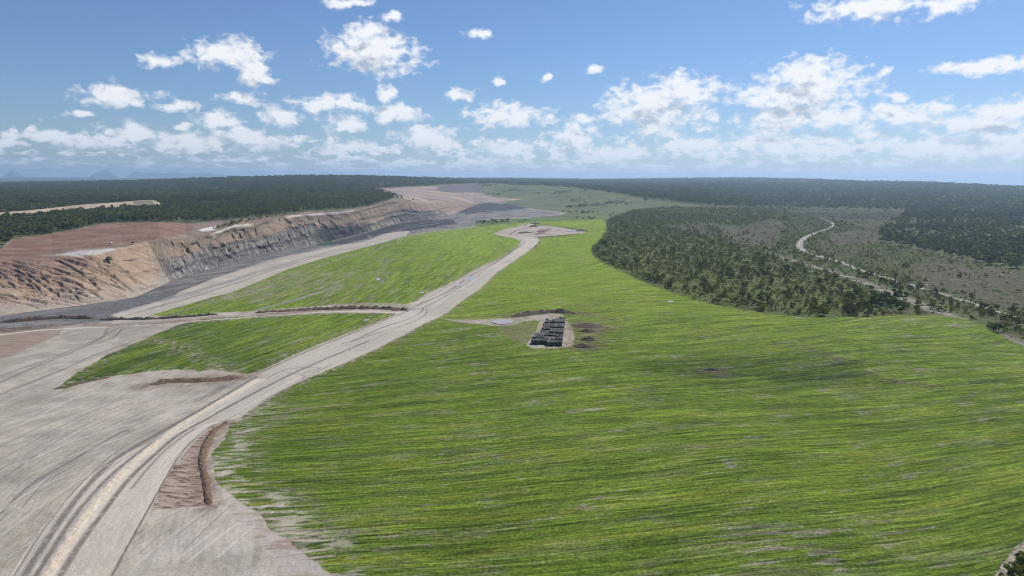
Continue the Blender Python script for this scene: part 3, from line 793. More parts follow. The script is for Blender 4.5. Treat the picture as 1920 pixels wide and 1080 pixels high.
for q, wd in (([(428, 790), (405, 805), (388, 828), (380, 850), (378, 870), (384, 895), (388, 920), (392, 948)], 8), ([(280, 722), (310, 716), (340, 714), (380, 713), (420, 710), (455, 706)], 17), ([(960, 595), (990, 590), (1010, 587), (1040, 586), (1080, 588), (1110, 592)], 18),
              ([(0, 606), (40, 603), (90, 599), (140, 597), (175, 598), (230, 600), (350, 595), (410, 590)], 14), ([(488, 587), (560, 582), (640, 579), (700, 579), (760, 581)], 18), ([(1094, 611), (1112, 613)], 36), ([(1096, 622), (1110, 623)], 22), ([(1098, 638), (1108, 638)], 22), ([(1086, 650), (1102, 650)], 22), ([(1328, 694), (1345, 694)], 16)):
    s = stroke(q, wd, .9) * sst(-.5, .1, fbm(X / 5, Y / 5, 3, 155))
    lay(mixc((.15, .11, .08), (.25, .185, .14), sst(-.2, .3, n_fine + n_mid)), s * .8)
for q, wd in (([(1120, 566), (1180, 565), (1240, 564)], 10), ([(1060, 574), (1100, 573)], 9), ([(1130, 598), (1170, 599)], 7), ([(1465, 645), (1500, 651), (1540, 662), (1590, 676)], 12), ([(1660, 712), (1700, 716), (1740, 722)], 9)):
    s = stroke(q, wd * 1.3, .9) * sst(-.25, .25, fbm(X / 9, Y / 4, 4, 156))
    lay(mixc((.10, .085, .06), (.20, .17, .13), sst(-.2, .3, n_mid)), s * .75)
# ------------------------------------------------------------------ relief added to the profiles
fieldm = np.maximum(np.maximum(mF1, mF2), mF3)
DZ += fieldm * (.26 * fbm(np.where(mF1 > .5, PSI1, ROADD) / 1.6, np.where(mF1 > .5, SS1, ROADS) / 20, 2, 161) + .12 * n_fine) * sst(900, 300, D)
DZ += (1 - fieldm) * (SEGg < 3) * .08 * n_fine * sst(600, 200, D)
DZ += .7 * n_big * (SEGg < 3) * (1 - mR) * sst(150, 300, D)
ZZ = Z + DZ
dD = np.zeros(X.shape)
STp = ft * 3.2 - np.floor(ft * 3.2)
edgeW = sst(0, .12, fW) * sst(1, .88, fW)
wallr = wall * edgeW
dD += wallr * (1 - spm) * ((16 * fbm(lean / 26, fW * 1.4 + PX / 90, 5, 171, .6) + 9 * gul * sst(-.3, .3, fbm(PX / 70, fW, 3, 175)) + 4 * gul2) + 26 * (sst(.0, .45, STp) + np.floor(ft * 3.2) - ft * 3.2) * sst(-.4, .1, fbm(PX / 50, fW * 2, 3, 176)))
dD += wallr * spm * (9 * fbm(PX / 45, PY / 16, 3, 66))
ZZ += wallr * spm * 1.0 * fbm((PX + 2 * PY) / 46, (PY - .27 * PX) / 4.0, 3, 69)
ZZ -= 3.6 * GROOVE * wallr * spm
ZZ += ((REG == RID['pit_floor']) | (REG == RID['spoil'])) * (SEGg < 6) * (1 - wall) * 1.0 * fbm(X / 22, Y / 22, 4, 172)
ZZ += (REG == RID['clearing']) * .8 * fbm(X / 18, Y / 18, 3, 173)
ZZ += M_SCRUB * 1.2 * n_mid
ZZ += (SEGg > 4.6) * (REG == RID['forest']) * (SEGg < 6.2) * 6 * fbm(X / 500, Y / 500, 4, 174) * sst(2500, 5000, D)
XX = (D + dD) * np.sin(A2); YY = (D + dD) * np.cos(A2)
C3 = np.clip(C3, .01, .8)

# ------------------------------------------------------------------ materials
def new_mat(name):
    mt = bpy.data.materials.new(name); mt.use_nodes = True
    nt = mt.node_tree; b = nt.nodes['Principled BSDF']
    b.inputs['Specular IOR Level'].default_value = 0.15
    b.inputs['Roughness'].default_value = 0.9
    return mt, nt, b


def ground_mat(name, scl, amt, bump, dist=.3, rough=.95, aniso=(1, 1, 1)):
    """surface colour attribute broken up by world-space noise, plus bump"""
    mt, nt, b = new_mat(name)
    N, L = nt.nodes, nt.links
    b.inputs['Roughness'].default_value = rough
    b.inputs['Specular IOR Level'].default_value = .08
    at_ = N.new('ShaderNodeAttribute'); at_.attribute_name = 'soil'
    fl_ = N.new('ShaderNodeAttribute'); fl_.attribute_name = 'flow'
    mp = N.new('ShaderNodeVectorMath'); mp.operation = 'MULTIPLY'; L.new(fl_.outputs['Vector'], mp.inputs[0]); mp.inputs[1].default_value = aniso
    n1 = N.new('ShaderNodeTexNoise'); n1.inputs['Scale'].default_value = scl; n1.inputs['Detail'].default_value = 5; n1.inputs['Roughness'].default_value = .65
    L.new(mp.outputs[0], n1.inputs['Vector'])
    geo = N.new('ShaderNodeNewGeometry')
    n2 = N.new('ShaderNodeTexNoise'); n2.inputs['Scale'].default_value = scl * 3.1; n2.inputs['Detail'].default_value = 3
    L.new(geo.outputs['Position'], n2.inputs['Vector'])
    ad = N.new('ShaderNodeMath'); ad.operation = 'ADD'; L.new(n1.outputs[0], ad.inputs[0]); L.new(n2.outputs[0], ad.inputs[1])
    mr = N.new('ShaderNodeMapRange'); L.new(ad.outputs[0], mr.inputs[0])
    mr.inputs[1].default_value = .6; mr.inputs[2].default_value = 1.4; mr.inputs[3].default_value = 1 - amt; mr.inputs[4].default_value = 1 + amt
    vm = N.new('ShaderNodeVectorMath'); vm.operation = 'SCALE'; L.new(at_.outputs['Color'], vm.inputs[0]); L.new(mr.outputs[0], vm.inputs['Scale'])
    L.new(vm.outputs[0], b.inputs['Base Color'])
    bp = N.new('ShaderNodeBump'); bp.inputs['Strength'].default_value = bump; bp.inputs['Distance'].default_value = dist
    L.new(ad.outputs[0], bp.inputs['Height']); L.new(bp.outputs[0], b.inputs['Normal'])
    return mt


def sow_lines(mt):
    nt = mt.node_tree; N, L = nt.nodes, nt.links; b = N['Principled BSDF']
    src = b.inputs['Base Color'].links[0].from_socket
    fl = N.new('ShaderNodeAttribute'); fl.attribute_name = 'flow'
    out = src
    for sc, lo, hi, a, e in (((.012, .30, 1), .44, .52, .64, 1.07), ((.03, .85, 1), .40, .60, .72, 1.20), ((.35, .5, 1), .35, .65, .78, 1.18)):
        v = N.new('ShaderNodeVectorMath'); v.operation = 'MULTIPLY'; L.new(fl.outputs['Vector'], v.inputs[0]); v.inputs[1].default_value = sc
        n = N.new('ShaderNodeTexNoise'); n.inputs['Scale'].default_value = 1; n.inputs['Detail'].default_value = 3; n.inputs['Roughness'].default_value = .6; L.new(v.outputs[0], n.inputs['Vector'])
        m_ = N.new('ShaderNodeMapRange'); L.new(n.outputs[0], m_.inputs[0])
        for i, q in enumerate((lo, hi, a, e)): m_.inputs[1 + i].default_value = q
        if hi - lo < .1:      # thin wheel lines where the noise crosses its middle
            d_ = N.new('ShaderNodeMath'); d_.operation = 'SUBTRACT'; L.new(n.outputs[0], d_.inputs[0]); d_.inputs[1].default_value = .5
            ab = N.new('ShaderNodeMath'); ab.operation = 'ABSOLUTE'; L.new(d_.outputs[0], ab.inputs[0]); L.new(ab.outputs[0], m_.inputs[0])
            m_.inputs[1].default_value = .004; m_.inputs[2].default_value = .030
        s_ = N.new('ShaderNodeVectorMath'); s_.operation = 'SCALE'; L.new(out, s_.inputs[0]); L.new(m_.outputs[0], s_.inputs['Scale']); out = s_.outputs[0]
    L.new(out, b.inputs['Base Color'])
    return mt


M_GRASS = sow_lines(ground_mat('grass_crop', 1.1, .60, 1.0, .7, 1.0, (.15, 1, 1)))
M_DIRT = ground_mat('packed_dirt', .6, .22, .45, .3, .95, (.45, 1, 1))
M_SPOIL = ground_mat('tipped_spoil', .10, .22, .6, 1.2)
M_ROCK = ground_mat('cut_rock', .22, .50, 1.0, 3.5)
M_WOOD = ground_mat('bush_floor', .09, .35, .8, 3.0)
M_FAR = ground_mat('far_canopy', .012, .40, 1.0, 12.0)
MATS = {'field': M_GRASS, 'field_left': M_GRASS, 'field_near': M_GRASS, 'rehab': M_WOOD, 'pit_wall': M_ROCK, 'spoil': M_SPOIL, 'pit_floor': M_ROCK,
        'forest': M_FAR, 'plain': M_FAR, 'scrub': M_WOOD, 'valley': M_WOOD, 'clearing': M_SPOIL}
OBJN = {'hardstand': 'bare_ground', 'field_left': 'field', 'field_near': 'field', 'rehab': 'hillside', 'pit_wall': 'pit_slope', 'spoil': 'spoil_slope', 'clearing': 'cleared_ground', 'forest': 'forest_ground',
        'scrub': 'scrub_ground', 'valley': 'valley_ground', 'creek': 'creek_bed', 'pad': 'bare_ground'}

FLOW = np.stack([ROADS, ROADD, np.zeros_like(ROADD)], -1)
far_ = (SEGg >= 3) | (PX > 1050)
FLOW[far_] = np.stack([XX, YY, ZZ], -1)[far_]
mf = mF1 > .5
FLOW[mf] = np.stack([SS1, PSI1, np.zeros_like(SS1)], -1)[mf]


def mesh_from(name, V, Fc, mat, attrs=None, smooth=True):
    me = bpy.data.meshes.new(name)
    V = np.asarray(V, np.float32); Fc = np.asarray(Fc, np.int32)
    nf, k = Fc.shape
    me.vertices.add(len(V)); me.vertices.foreach_set('co', V.ravel())
    me.loops.add(nf * k); me.loops.foreach_set('vertex_index', Fc.ravel())
    me.polygons.add(nf); me.polygons.foreach_set('loop_start', np.arange(0, nf * k, k, dtype=np.int32))
    me.polygons.foreach_set('use_smooth', np.full(nf, smooth))
    for an, (typ, dat) in (attrs or {}).items():
        a = me.attributes.new(an, typ, 'POINT')
        a.data.foreach_set('color' if typ == 'FLOAT_COLOR' else 'vector' if typ == 'FLOAT_VECTOR' else 'value', np.asarray(dat, np.float32).ravel())
    me.update(calc_edges=True)
    if mat: me.materials.append(mat)
    return me


def ob(name, me, parent=None):
    o = bpy.data.objects.new(name, me); COL.objects.link(o)
    if parent: o.parent = parent
    return o


ID = np.arange(NR * NC).reshape(NR, NC)
quads = np.stack([ID[:-1, :-1], ID[:-1, 1:], ID[1:, 1:], ID[1:, :-1]], -1).reshape(-1, 4)
freg = REG[:-1, :-1].reshape(-1)
VV = np.stack([XX, YY, ZZ], -1).reshape(-1, 3)
CC = np.concatenate([C3.reshape(-1, 3), np.ones((NR * NC, 1), np.float32)], 1)
FF = FLOW.reshape(-1, 3)
for nm in NAMES:
    sel = quads[freg == RID[nm]]
    if not len(sel): continue
    u, inv = np.unique(sel, return_inverse=True)
    me = mesh_from(OBJN.get(nm, nm), VV[u], inv.reshape(-1, 4), MATS.get(nm, M_DIRT), {'soil': ('FLOAT_COLOR', CC[u]), 'flow': ('FLOAT_VECTOR', FF[u])})
    o = ob(OBJN.get(nm, nm), me); o['kind'] = 'structure'
# the land outside the surveyed wedge, a little below everything
mt, nt, b = new_mat('distant_land'); b.inputs['Base Color'].default_value = (.07, .08, .045, 1)
n = nt.nodes.new('ShaderNodeTexNoise'); n.inputs['Scale'].default_value = .002; g_ = nt.nodes.new('ShaderNodeNewGeometry'); nt.links.new(g_.outputs['Position'], n.inputs['Vector'])
cr_ = nt.nodes.new('ShaderNodeValToRGB'); cr_.color_ramp.elements[0].color = (.04, .06, .03, 1); cr_.color_ramp.elements[1].color = (.12, .13, .08, 1)
nt.links.new(n.outputs[0], cr_.inputs[0]); nt.links.new(cr_.outputs[0], b.inputs['Base Color'])
o = ob('ground', mesh_from('ground', [(-44000, -2900, -75), (44000, -2900, -75), (44000, 40800, -75), (-44000, 40800, -75)], [(0, 1, 2, 3)], mt)); o['kind'] = 'structure'

# near ground beside and behind the viewpoint, so the land carries on past the surveyed wedge
Vf = []; na_ = 60
for i in range(na_ + 1):
    a_ = R(45.2) + (2 * math.pi - 2 * R(45.2)) * i / na_
    for r_ in (3, 60, 200, 500, 1000): Vf.append((r_ * math.sin(a_), r_ * math.cos(a_), -.7 - .012 * max(0, r_ - 200)))
Ff = [(i * 5 + k, i * 5 + k + 1, i * 5 + k + 6, i * 5 + k + 5) for i in range(na_) for k in range(4)]
o = ob('ground', mesh_from('ground', Vf, Ff, None)); o.data.materials.append(mt); o['kind'] = 'structure'


# height lookup for things that stand on the ground
def ground_z(x, y):
    a = math.atan2(x, y); d = math.hypot(x, y)
    j = int(np.clip(np.searchsorted(AZ, a), 1, NC - 1))
    return float(np.interp(d, D[:, j], ZZ[:, j]))


def ground_at(px, py):
    """world point where the line of sight through a photo pixel meets the terrain"""
    a, t = azt(px, py)
    j = int(np.clip(np.searchsorted(AZ, float(a)), 1, NC - 1))
    tt = (H - Z[:NVIS, j]) / D[:NVIS, j]
    i = int(np.argmax(tt < float(t)))
    i = max(i, 1)
    f = (tt[i - 1] - float(t)) / max(tt[i - 1] - tt[i], 1e-9)
    d = D[i - 1, j] + (D[i, j] - D[i - 1, j]) * f
    x = d * math.sin(float(a)); y = d * math.cos(float(a))
    return x, y, ground_z(x, y)


def tag(o, label=None, cat=None, group=None, kind=None):
    for k, v in (('label', label), ('category', cat), ('group', group), ('kind', kind)):
        if v: o[k] = v
    return o


# ------------------------------------------------------------------ distant mountains on the left horizon
mt, nt, b = new_mat('mountain_rock'); b.inputs['Base Color'].default_value = (.09, .11, .09, 1)
n = nt.nodes.new('ShaderNodeTexNoise'); n.inputs['Scale'].default_value = .001; g_ = nt.nodes.new('ShaderNodeNewGeometry'); nt.links.new(g_.outputs['Position'], n.inputs['Vector'])
cr_ = nt.nodes.new('ShaderNodeValToRGB'); cr_.color_ramp.elements[0].color = (.06, .08, .05, 1); cr_.color_ramp.elements[1].color = (.14, .15, .12, 1)
nt.links.new(n.outputs[0], cr_.inputs[0]); nt.links.new(cr_.outputs[0], b.inputs['Base Color'])
M_MOUNT = mt


def ridge(pts, dist, depth, seed, name='mountain'):
    """a real ridge: crest read off the horizon, with fore and back slopes"""
    P = np.array(pts, float); n = 160
    px = np.linspace(P[0, 0], P[-1, 0], n); py = np.interp(px, P[:, 0], P[:, 1])
    a, t = azt(px, py)
    h = H - t * dist
    h = np.maximum(h + 14 * fbm(px / 7, px * 0, 3, seed), 1)
    rows = []
    for f in np.linspace(-1, 1, 15):
        dd = dist + depth * f
        hz = h * (1 - abs(f)) ** 1.15 + h * .10 * (1 - abs(f)) * fbm(px / 5 + 3 * f, px * 0 + f * 3, 3, seed + 2) - 2
        rows.append(np.stack([dd * np.sin(a), dd * np.cos(a), hz], -1))
    V = np.array(rows).reshape(-1, 3)
    I = np.arange(15 * n).reshape(15, n)
    q = np.stack([I[:-1, :-1], I[:-1, 1:], I[1:, 1:], I[1:, :-1]], -1).reshape(-1, 4)
    return tag(ob(name, mesh_from(name, V, q, M_MOUNT)), kind='structure')


ridge([(4, 331), (12, 325), (22, 319.5), (28, 322), (40, 328), (46, 330)], 38300, 1900, 1)
ridge([(168, 331), (176, 324), (190, 320.5), (197, 318), (203, 320), (210, 325), (222, 331)], 38300, 1900, 2)
ridge([(238, 331), (250, 323), (258, 321.5), (275, 325), (290, 323), (310, 325), (330, 322.5), (345, 326), (380, 324.5), (400, 326), (440, 328), (480, 332)], 38300, 1900, 3)
ridge([(690, 335), (700, 328.5), (712, 329), (740, 331), (790, 333), (860, 334.2), (880, 336)], 38300, 1900, 4)
ridge([(1800, 345), (1816, 343), (1840, 343.2), (1856, 346.2), (1862, 349)], 22000, 1500, 5)
ridge([(1890, 350), (1905, 347.5), (1960, 347), (2000, 350)], 24000, 1500, 6)

# ------------------------------------------------------------------ trees
def leaf_mat(name, c0, c1, attr=None):
    mt, nt, b = new_mat(name)
    N, L = nt.nodes, nt.links
    cr_ = N.new('ShaderNodeValToRGB'); cr_.color_ramp.elements[0].color = c0 + (1,); cr_.color_ramp.elements[1].color = c1 + (1,)
    at_ = N.new('ShaderNodeAttribute'); at_.attribute_name = 'tint'
    oi = N.new('ShaderNodeObjectInfo')
    ad = N.new('ShaderNodeMath'); ad.operation = 'ADD'; ad.use_clamp = True
    m1 = N.new('ShaderNodeMath'); m1.operation = 'MULTIPLY'; L.new(oi.outputs['Random'], m1.inputs[0]); m1.inputs[1].default_value = 0.0 if attr else .6
    m2 = N.new('ShaderNodeMath'); m2.operation = 'MULTIPLY'; L.new(at_.outputs['Fac'], m2.inputs[0]); m2.inputs[1].default_value = 1.0 if attr else .4
    L.new(m1.outputs[0], ad.inputs[0]); L.new(m2.outputs[0], ad.inputs[1])
    L.new(ad.outputs[0], cr_.inputs[0]); L.new(cr_.outputs[0], b.inputs['Base Color'])
    b.inputs['Roughness'].default_value = .7; b.inputs['Specular IOR Level'].default_value = 0
    tr = N.new('ShaderNodeBsdfTranslucent'); L.new(cr_.outputs[0], tr.inputs[0])
    mx = N.new('ShaderNodeMixShader'); mx.inputs[0].default_value = .38
    L.new(b.outputs[0], mx.inputs[1]); L.new(tr.outputs[0], mx.inputs[2])
    L.new(mx.outputs[0], N['Material Output'].inputs[0])
    return mt


LEAF_DARK = leaf_mat('dark_leaves', (.092, .118, .028), (.17, .195, .046))
LEAF_MID = leaf_mat('olive_leaves', (.155, .19, .038), (.26, .26, .05))
LEAF_YEL = leaf_mat('yellow_leaves', (.13, .135, .022), (.20, .18, .030))
LEAF_MIX = leaf_mat('mixed_leaves', (.090, .120, .026), (.27, .28, .055), attr=True)
LEAF_FOR = leaf_mat('forest_leaves', (.078, .108, .032), (.23, .245, .075), attr=True)
mt, nt, b = new_mat('bark'); b.inputs['Base Color'].default_value = (.16, .13, .105, 1)
n = nt.nodes.new('ShaderNodeTexNoise'); n.inputs['Scale'].default_value = 3
cr_ = nt.nodes.new('ShaderNodeValToRGB'); cr_.color_ramp.elements[0].color = (.09, .07, .055, 1); cr_.color_ramp.elements[1].color = (.26, .22, .18, 1)
nt.links.new(n.outputs[0], cr_.inputs[0]); nt.links.new(cr_.outputs[0], b.inputs['Base Color'])
BARK = mt


def clump_crown(seed, nclump, nleaf, leaf, lowness=.25):
    """leaf clumps through the crown's volume; unit height 1, unit half-width about .45"""
    g = np.random.default_rng(seed)
    V = []; Fq = []; tint = []
    cs = []
    for i in range(nclump):
        th = g.uniform(0, 6.283); hz = g.uniform(lowness, .9)
        rad = .42 * math.sqrt(max(0.05, 1 - ((hz - .5) / .52) ** 2)) * math.sqrt(g.uniform(.1, 1))
        cs.append((rad * math.cos(th), rad * math.sin(th), hz, g.uniform(.10, .19)))
    n = 0
    for (cx, cy, cz, r) in cs:
        tc = g.uniform(0, 1)
        for k in range(nleaf):
            d = g.normal(size=3); d /= np.linalg.norm(d); d[2] = abs(d[2]) * .9 - .15
            p = np.array([cx, cy, cz]) + d * r * g.uniform(.6, 1.05)
            nn = d + g.normal(size=3) * .45; nn /= np.linalg.norm(nn)
            u = np.cross(nn, [0, 0, 1.01]); u /= np.linalg.norm(u) + 1e-6; v = np.cross(nn, u)
            s = leaf * g.uniform(.6, 1.3)
            for (a, bq) in ((-1, -.8), (1, -.6), (.8, 1), (-.9, .7)):
                V.append(p + (u * a + v * bq) * s)
            Fq.append((n, n + 1, n + 2, n + 3)); n += 4
            tint += [np.clip(tc * .6 + g.uniform(0, .4), 0, 1)] * 4
    return np.array(V), np.array(Fq), np.array(tint)


def tube(p0, p1, r0, r1, k=6):
    p0 = np.array(p0, float); p1 = np.array(p1, float)
    ax = p1 - p0; ax /= np.linalg.norm(ax)
    u = np.cross(ax, [.3, .9, .1]); u /= np.linalg.norm(u); v = np.cross(ax, u)
    V = []
    for (p, r) in ((p0, r0), (p1, r1)):
        for i in range(k):
            a = 6.2832 * i / k; V.append(p + (u * math.cos(a) + v * math.sin(a)) * r)
    return np.array(V), np.array([(i, (i + 1) % k, k + (i + 1) % k, k + i) for i in range(k)])


def join(parts):
    V = []; Fq = []; n = 0
    for v, f in parts:
        V.append(v); Fq.append(f + n); n += len(v)
    return np.vstack(V), np.vstack(Fq)


PROTO = []
for s in range(8):
    V, Fq, tn = clump_crown(900 + s, 17, 34, .055, .22 if s % 2 else .12)
    crown = mesh_from('crown', V, Fq, None, {'tint': ('FLOAT', tn)}, False)
    g = np.random.default_rng(50 + s)
    parts = [tube((0, 0, -.04), (g.uniform(-.03, .03), g.uniform(-.03, .03), .38), .028, .018)]
    for k in range(4):
        a = k * 1.6 + g.uniform(0, .6); parts.append(tube((0, 0, g.uniform(.15, .36)), (.24 * math.cos(a), .24 * math.sin(a), g.uniform(.5, .72)), .014, .006, 5))
    V, Fq = join(parts)
    trunk = mesh_from('trunk', V, Fq, BARK)
    PROTO.append((crown, trunk))
CROWNS = {}
for key, mtl in (('dark', LEAF_DARK), ('mid', LEAF_MID), ('yel', LEAF_YEL)):
    for i, (c, t) in enumerate(PROTO):
        q = c.copy(); q.materials.clear(); q.materials.append(mtl); CROWNS[key, i] = q


def tree(x, y, z, h, wd, key, label, cat='tree', group=None, name=None, var=None):
    i = random.randrange(8) if var is None else var
    e = bpy.data.objects.new(name or ('tree' if h > 4.5 else 'shrub'), None); COL.objects.link(e)
    e.empty_display_size = .5
    e.location = (x, y, z); e.rotation_euler = (0, 0, random.uniform(0, 6.28)); e.scale = (wd, wd, h)
    c = ob('crown', CROWNS[key, i], e)
    t = ob('trunk', PROTO[i][1], e)
    tag(e, label, cat, group)
    return e


# candidate positions: cells of the terrain, weighted by area and by how wooded the ground is
dA = (np.diff(D, axis=0)[:, :-1] * (D[:-1, :-1] * (AZ[1] - AZ[0]))).clip(0)
dens = np.zeros(X.shape)
shr = M_SCRUB * (1 - .85 * M_OPEN) * sst(-.75, .25, fbm(X / 35, Y / 35, 3, 181) + .25)
dens += shr * (.25 + .75 * sst(-.3, .2, fbm(X / 16, Y / 16, 3, 187))) / 15
val = (REG == RID['valley']) & (PX > 1380) & (SEGg < 5)
clus = sst(.0, .35, fbm(X / 45, Y / 30, 3, 182))
dens += val * (1 - .93 * M_OPEN) * (.45 + clus) / 26
dens += (1 - sst(6, 26, np.abs(cd - 15))) * (SEGg < 4.5) * (1 - mF1) * (1 - cm) / 60
dens *= (1 - np.clip(mF1 * 3, 0, 1)) * (1 - .9 * rt_m) * (1 - cm)
_g = mask([(245, 462), (262, 456), (300, 452), (312, 455), (290, 461), (262, 466)], 2, (8, 3), 12) + mask([(395, 430), (450, 414), (540, 402), (600, 397), (560, 400), (470, 414), (410, 430)], 2, (8, 3), 12) * .7
dens += _g * (SEGg >= 4) / 14
dens_f = (1 - .5 * sst(1450, 1600, PX) * sst(400, 415, PY)) * mask(FOREST_L, 5, (18, 5), 70) * (M_FOREST * .9 + .1 * (SEGg < 5) * (SEGg > 3.4) * (PX > 1500)) * (SEGg < 6.05) * np.where(D < 1600, 1 / 62, 1 / 62 * (1600 / D) ** 2.0) * (1 - .9 * M_OPEN) * (.35 + .65 * sst(-.35, .15, fbm(X / 220, Y / 160, 4, 188)))
vis = (PX > -60) & (PX < 1980) & (PY > 300) & (PY < 1150)
# keep far trees off the hidden back of the spoil bank
wS = (dens * vis)[:-1, :-1] * dA
wF = (dens_f * vis)[:-1, :-1] * dA
nS = int(wS.sum()); nF = int(wF.sum())
print('scrub trees', nS, 'forest trees', nF)
print('nS', nS); nS = min(nS, 34000); nF = min(nF, 42000)


def sample(wt_, n):
    c = np.cumsum(wt_.ravel()); k = np.searchsorted(c, rng.uniform(0, c[-1], n))
    i, j = np.unravel_index(k, wt_.shape)
    u = rng.uniform(0, 1, n)[:, None]; v = rng.uniform(0, 1, n)[:, None]
    g = lambda a, b: np.stack([XX[a, b], YY[a, b], ZZ[a, b]], -1)
    p = (g(i, j) * (1 - u) + g(i + 1, j) * u) * (1 - v) + (g(i, j + 1) * (1 - u) + g(i + 1, j + 1) * u) * v
    return p, i, j


pS, iS, jS = sample(wS, nS)
hS = np.clip(np.where(rng.uniform(0, 1, nS) < .17, rng.lognormal(1.55, .33, nS), rng.lognormal(.72, .38, nS)), 1.1, 10) * (1 + .25 * sst(560, 590, PY[iS, jS]) * sst(1350, 1500, PX[iS, jS]))
kS = np.clip(rng.uniform(0, 1, nS) + .35 * fbm(pS[:, 0] / 60, pS[:, 1] / 60, 3, 186), 0, 1)
pxS = PX[iS, jS]; pyS = PY[iS, jS]
hS = np.where(pxS > 1480, np.where(pyS < 1.0 * (pxS - 1480) * .25 + 478, hS * .8, hS), hS)

# individually traced trees
hero = [(1662, 572, 15, 13, 'dark', 'large dark tree in the middle of the clump at the scrub tip'), (1643, 574, 14, 13, 'dark', 'broad dark tree at the left side of the clump at the scrub tip'),
        (1682, 562, 16, 12, 'dark', 'tallest dark tree, right end of the clump at the tip of the scrub'), (1672, 575, 10, 10, 'dark', 'lower dark tree at the front of the clump at the scrub tip'),
        (1627, 592, 10, 8, 'dark', 'small dark tree standing alone in front of the clump at the field edge'), (1600, 590, 9, 9, 'dark', 'dark rounded tree on the field edge left of the lone small tree'),
        (1855, 616, 6, 6, 'dark', 'small round dark bush alone on the grey verge at the field corner'), (1822, 561, 8, 8, 'dark', 'dark round bush on the sandy patch beside the upper creek bend'),
        (1902, 583, 9, 8, 'mid', 'dark bush near the right border on the far creek bank'), (1880, 604, 7, 8, 'dark', 'dark bush on the near creek bank beside yellow bushes'),
        (1856, 588, 5, 9, 'yel', 'wide yellow flowering bush on the near creek bank'), (1835, 583, 4, 7, 'yel', 'small yellow flowering bush upstream of the wide yellow one'),
        (1726, 536, 5, 6, 'yel', 'yellow bush where the pale creek water ends'), (1735, 528, 5, 7, 'yel', 'yellow bush on the far bank above the creek end'),
        (1700, 524, 6, 7, 'mid', 'olive bush on the far creek bank left of the yellow bushes'), (1898, 1082, 4.5, 6, 'dark', 'dark bush in the bottom right corner beside the bare path'),
        (1921, 1066, 5, 6, 'mid', 'olive bush on the right border in the bottom corner'), (1912, 1052, 3, 4, 'dark', 'small bush above the bottom right corner bushes'),
        (205, 489, 6, 9, 'dark', 'small dark bush on the brown spoil slope under the grey outcrop'), (775, 376.5, 9, 10, 'dark', 'lone dark tree on the rim of the far pink cut'), (768, 377, 6, 8, 'dark', 'small dark bush left of the lone tree on the far rim'),
        (10, 402, 9, 10, 'dark', 'dark tree on the pale spoil bank near the left border'), (155, 394, 10, 10, 'dark', 'dark tree standing in front of the pale spoil bank')]
for (x, y, h, wd, k, lb) in hero:
    g = ground_at(x, y)
    tree(g[0], g[1], g[2], h, wd, k, lb)

d3 = np.hypot(pS[:, 0], pS[:, 1])
appar = hS / d3
order = np.argsort(-appar)
EDGE = cr(F1[37:66], 6)
ind = order[:300 - len(hero)]
rest = order[300 - len(hero):]
TL = []
ORDT = ['first', 'second', 'third', 'fourth', 'fifth', 'sixth', 'seventh', 'eighth', 'ninth', 'tenth', 'eleventh', 'twelfth', 'thirteenth', 'fourteenth', 'fifteenth']
for q in ind:
    x, y, z = pS[q]; sh = random.uniform(.8, 1.3); h = float(hS[q]); u = float(kS[q]); px_, py_ = float(pxS[q]), float(pyS[q])
    key = 'dark' if u < .5 else ('mid' if u < .93 else 'yel')
    cz = py_ > (px_ - 1480) * .33 + 480
    col = {'dark': 'dark green', 'mid': 'olive green', 'yel': 'yellowish'}[key]
    size = 'tall' if h > 7 else 'middling' if h > 5 else 'low'
    shape = 'narrow' if sh < .95 else 'rounded' if sh < 1.12 else 'broad'
    if px_ < 1710 and cz:
        de = float(np.min(np.hypot(EDGE[:, 0] - px_, EDGE[:, 1] - py_)))
        dep_ = 'right on the field edge' if de < 9 else 'just behind the field edge' if de < 22 else 'deep inside the scrub'
        side = 'near the dark clump' if px_ > 1560 else 'left of the dark clump' if px_ > 1470 else 'mid way along the scrub' if px_ > 1330 else 'in the far left scrub'
    elif px_ >= 1500:
        dep_ = 'in the creek valley'; side = 'above the creek' if py_ < np.interp(px_, CREEK[12:, 0], CREEK[12:, 1]) else 'below the creek'
        side += ' near the right border' if px_ > 1800 else ' at its bend' if px_ < 1620 else ''
    else:
        dep_ = 'on the far scrub slope'; side = 'beyond the field'
    dep_ = dep_.replace('deep inside the', 'deep in').replace('right on the', 'on').replace('just behind the', 'behind').replace('in the creek', 'in creek').replace('on the far', 'on far'); side = side.replace('the dark', 'dark').replace('in the far left scrub', 'far left').replace('mid way along the scrub', 'middle part').replace('the creek', 'creek').replace('near the', 'near')
    lb = f"{size} {shape} {col} tree {dep_}, {side}"
    gr = f"scrub trees {dep_}"
    TL.append((lb, px_, tree(x, y, z, h, h * sh, key, lb, 'tree' if h > 4.5 else 'bush', gr)))


for lb in sorted({q[0] for q in TL}):
    same = sorted([q for q in TL if q[0] == lb], key=lambda q: q[1]); n = len(same)
    if n > 1:
        for i, q in enumerate(same):
            e_ = 'leftmost' if i == 0 else 'rightmost' if i == n - 1 else f"{ORDT[min(i, 14)]} from left" if i < n / 2 else f"{ORDT[min(n - 1 - i, 14)]} from right"
            q[2]['label'] = f"{lb}, {e_}"


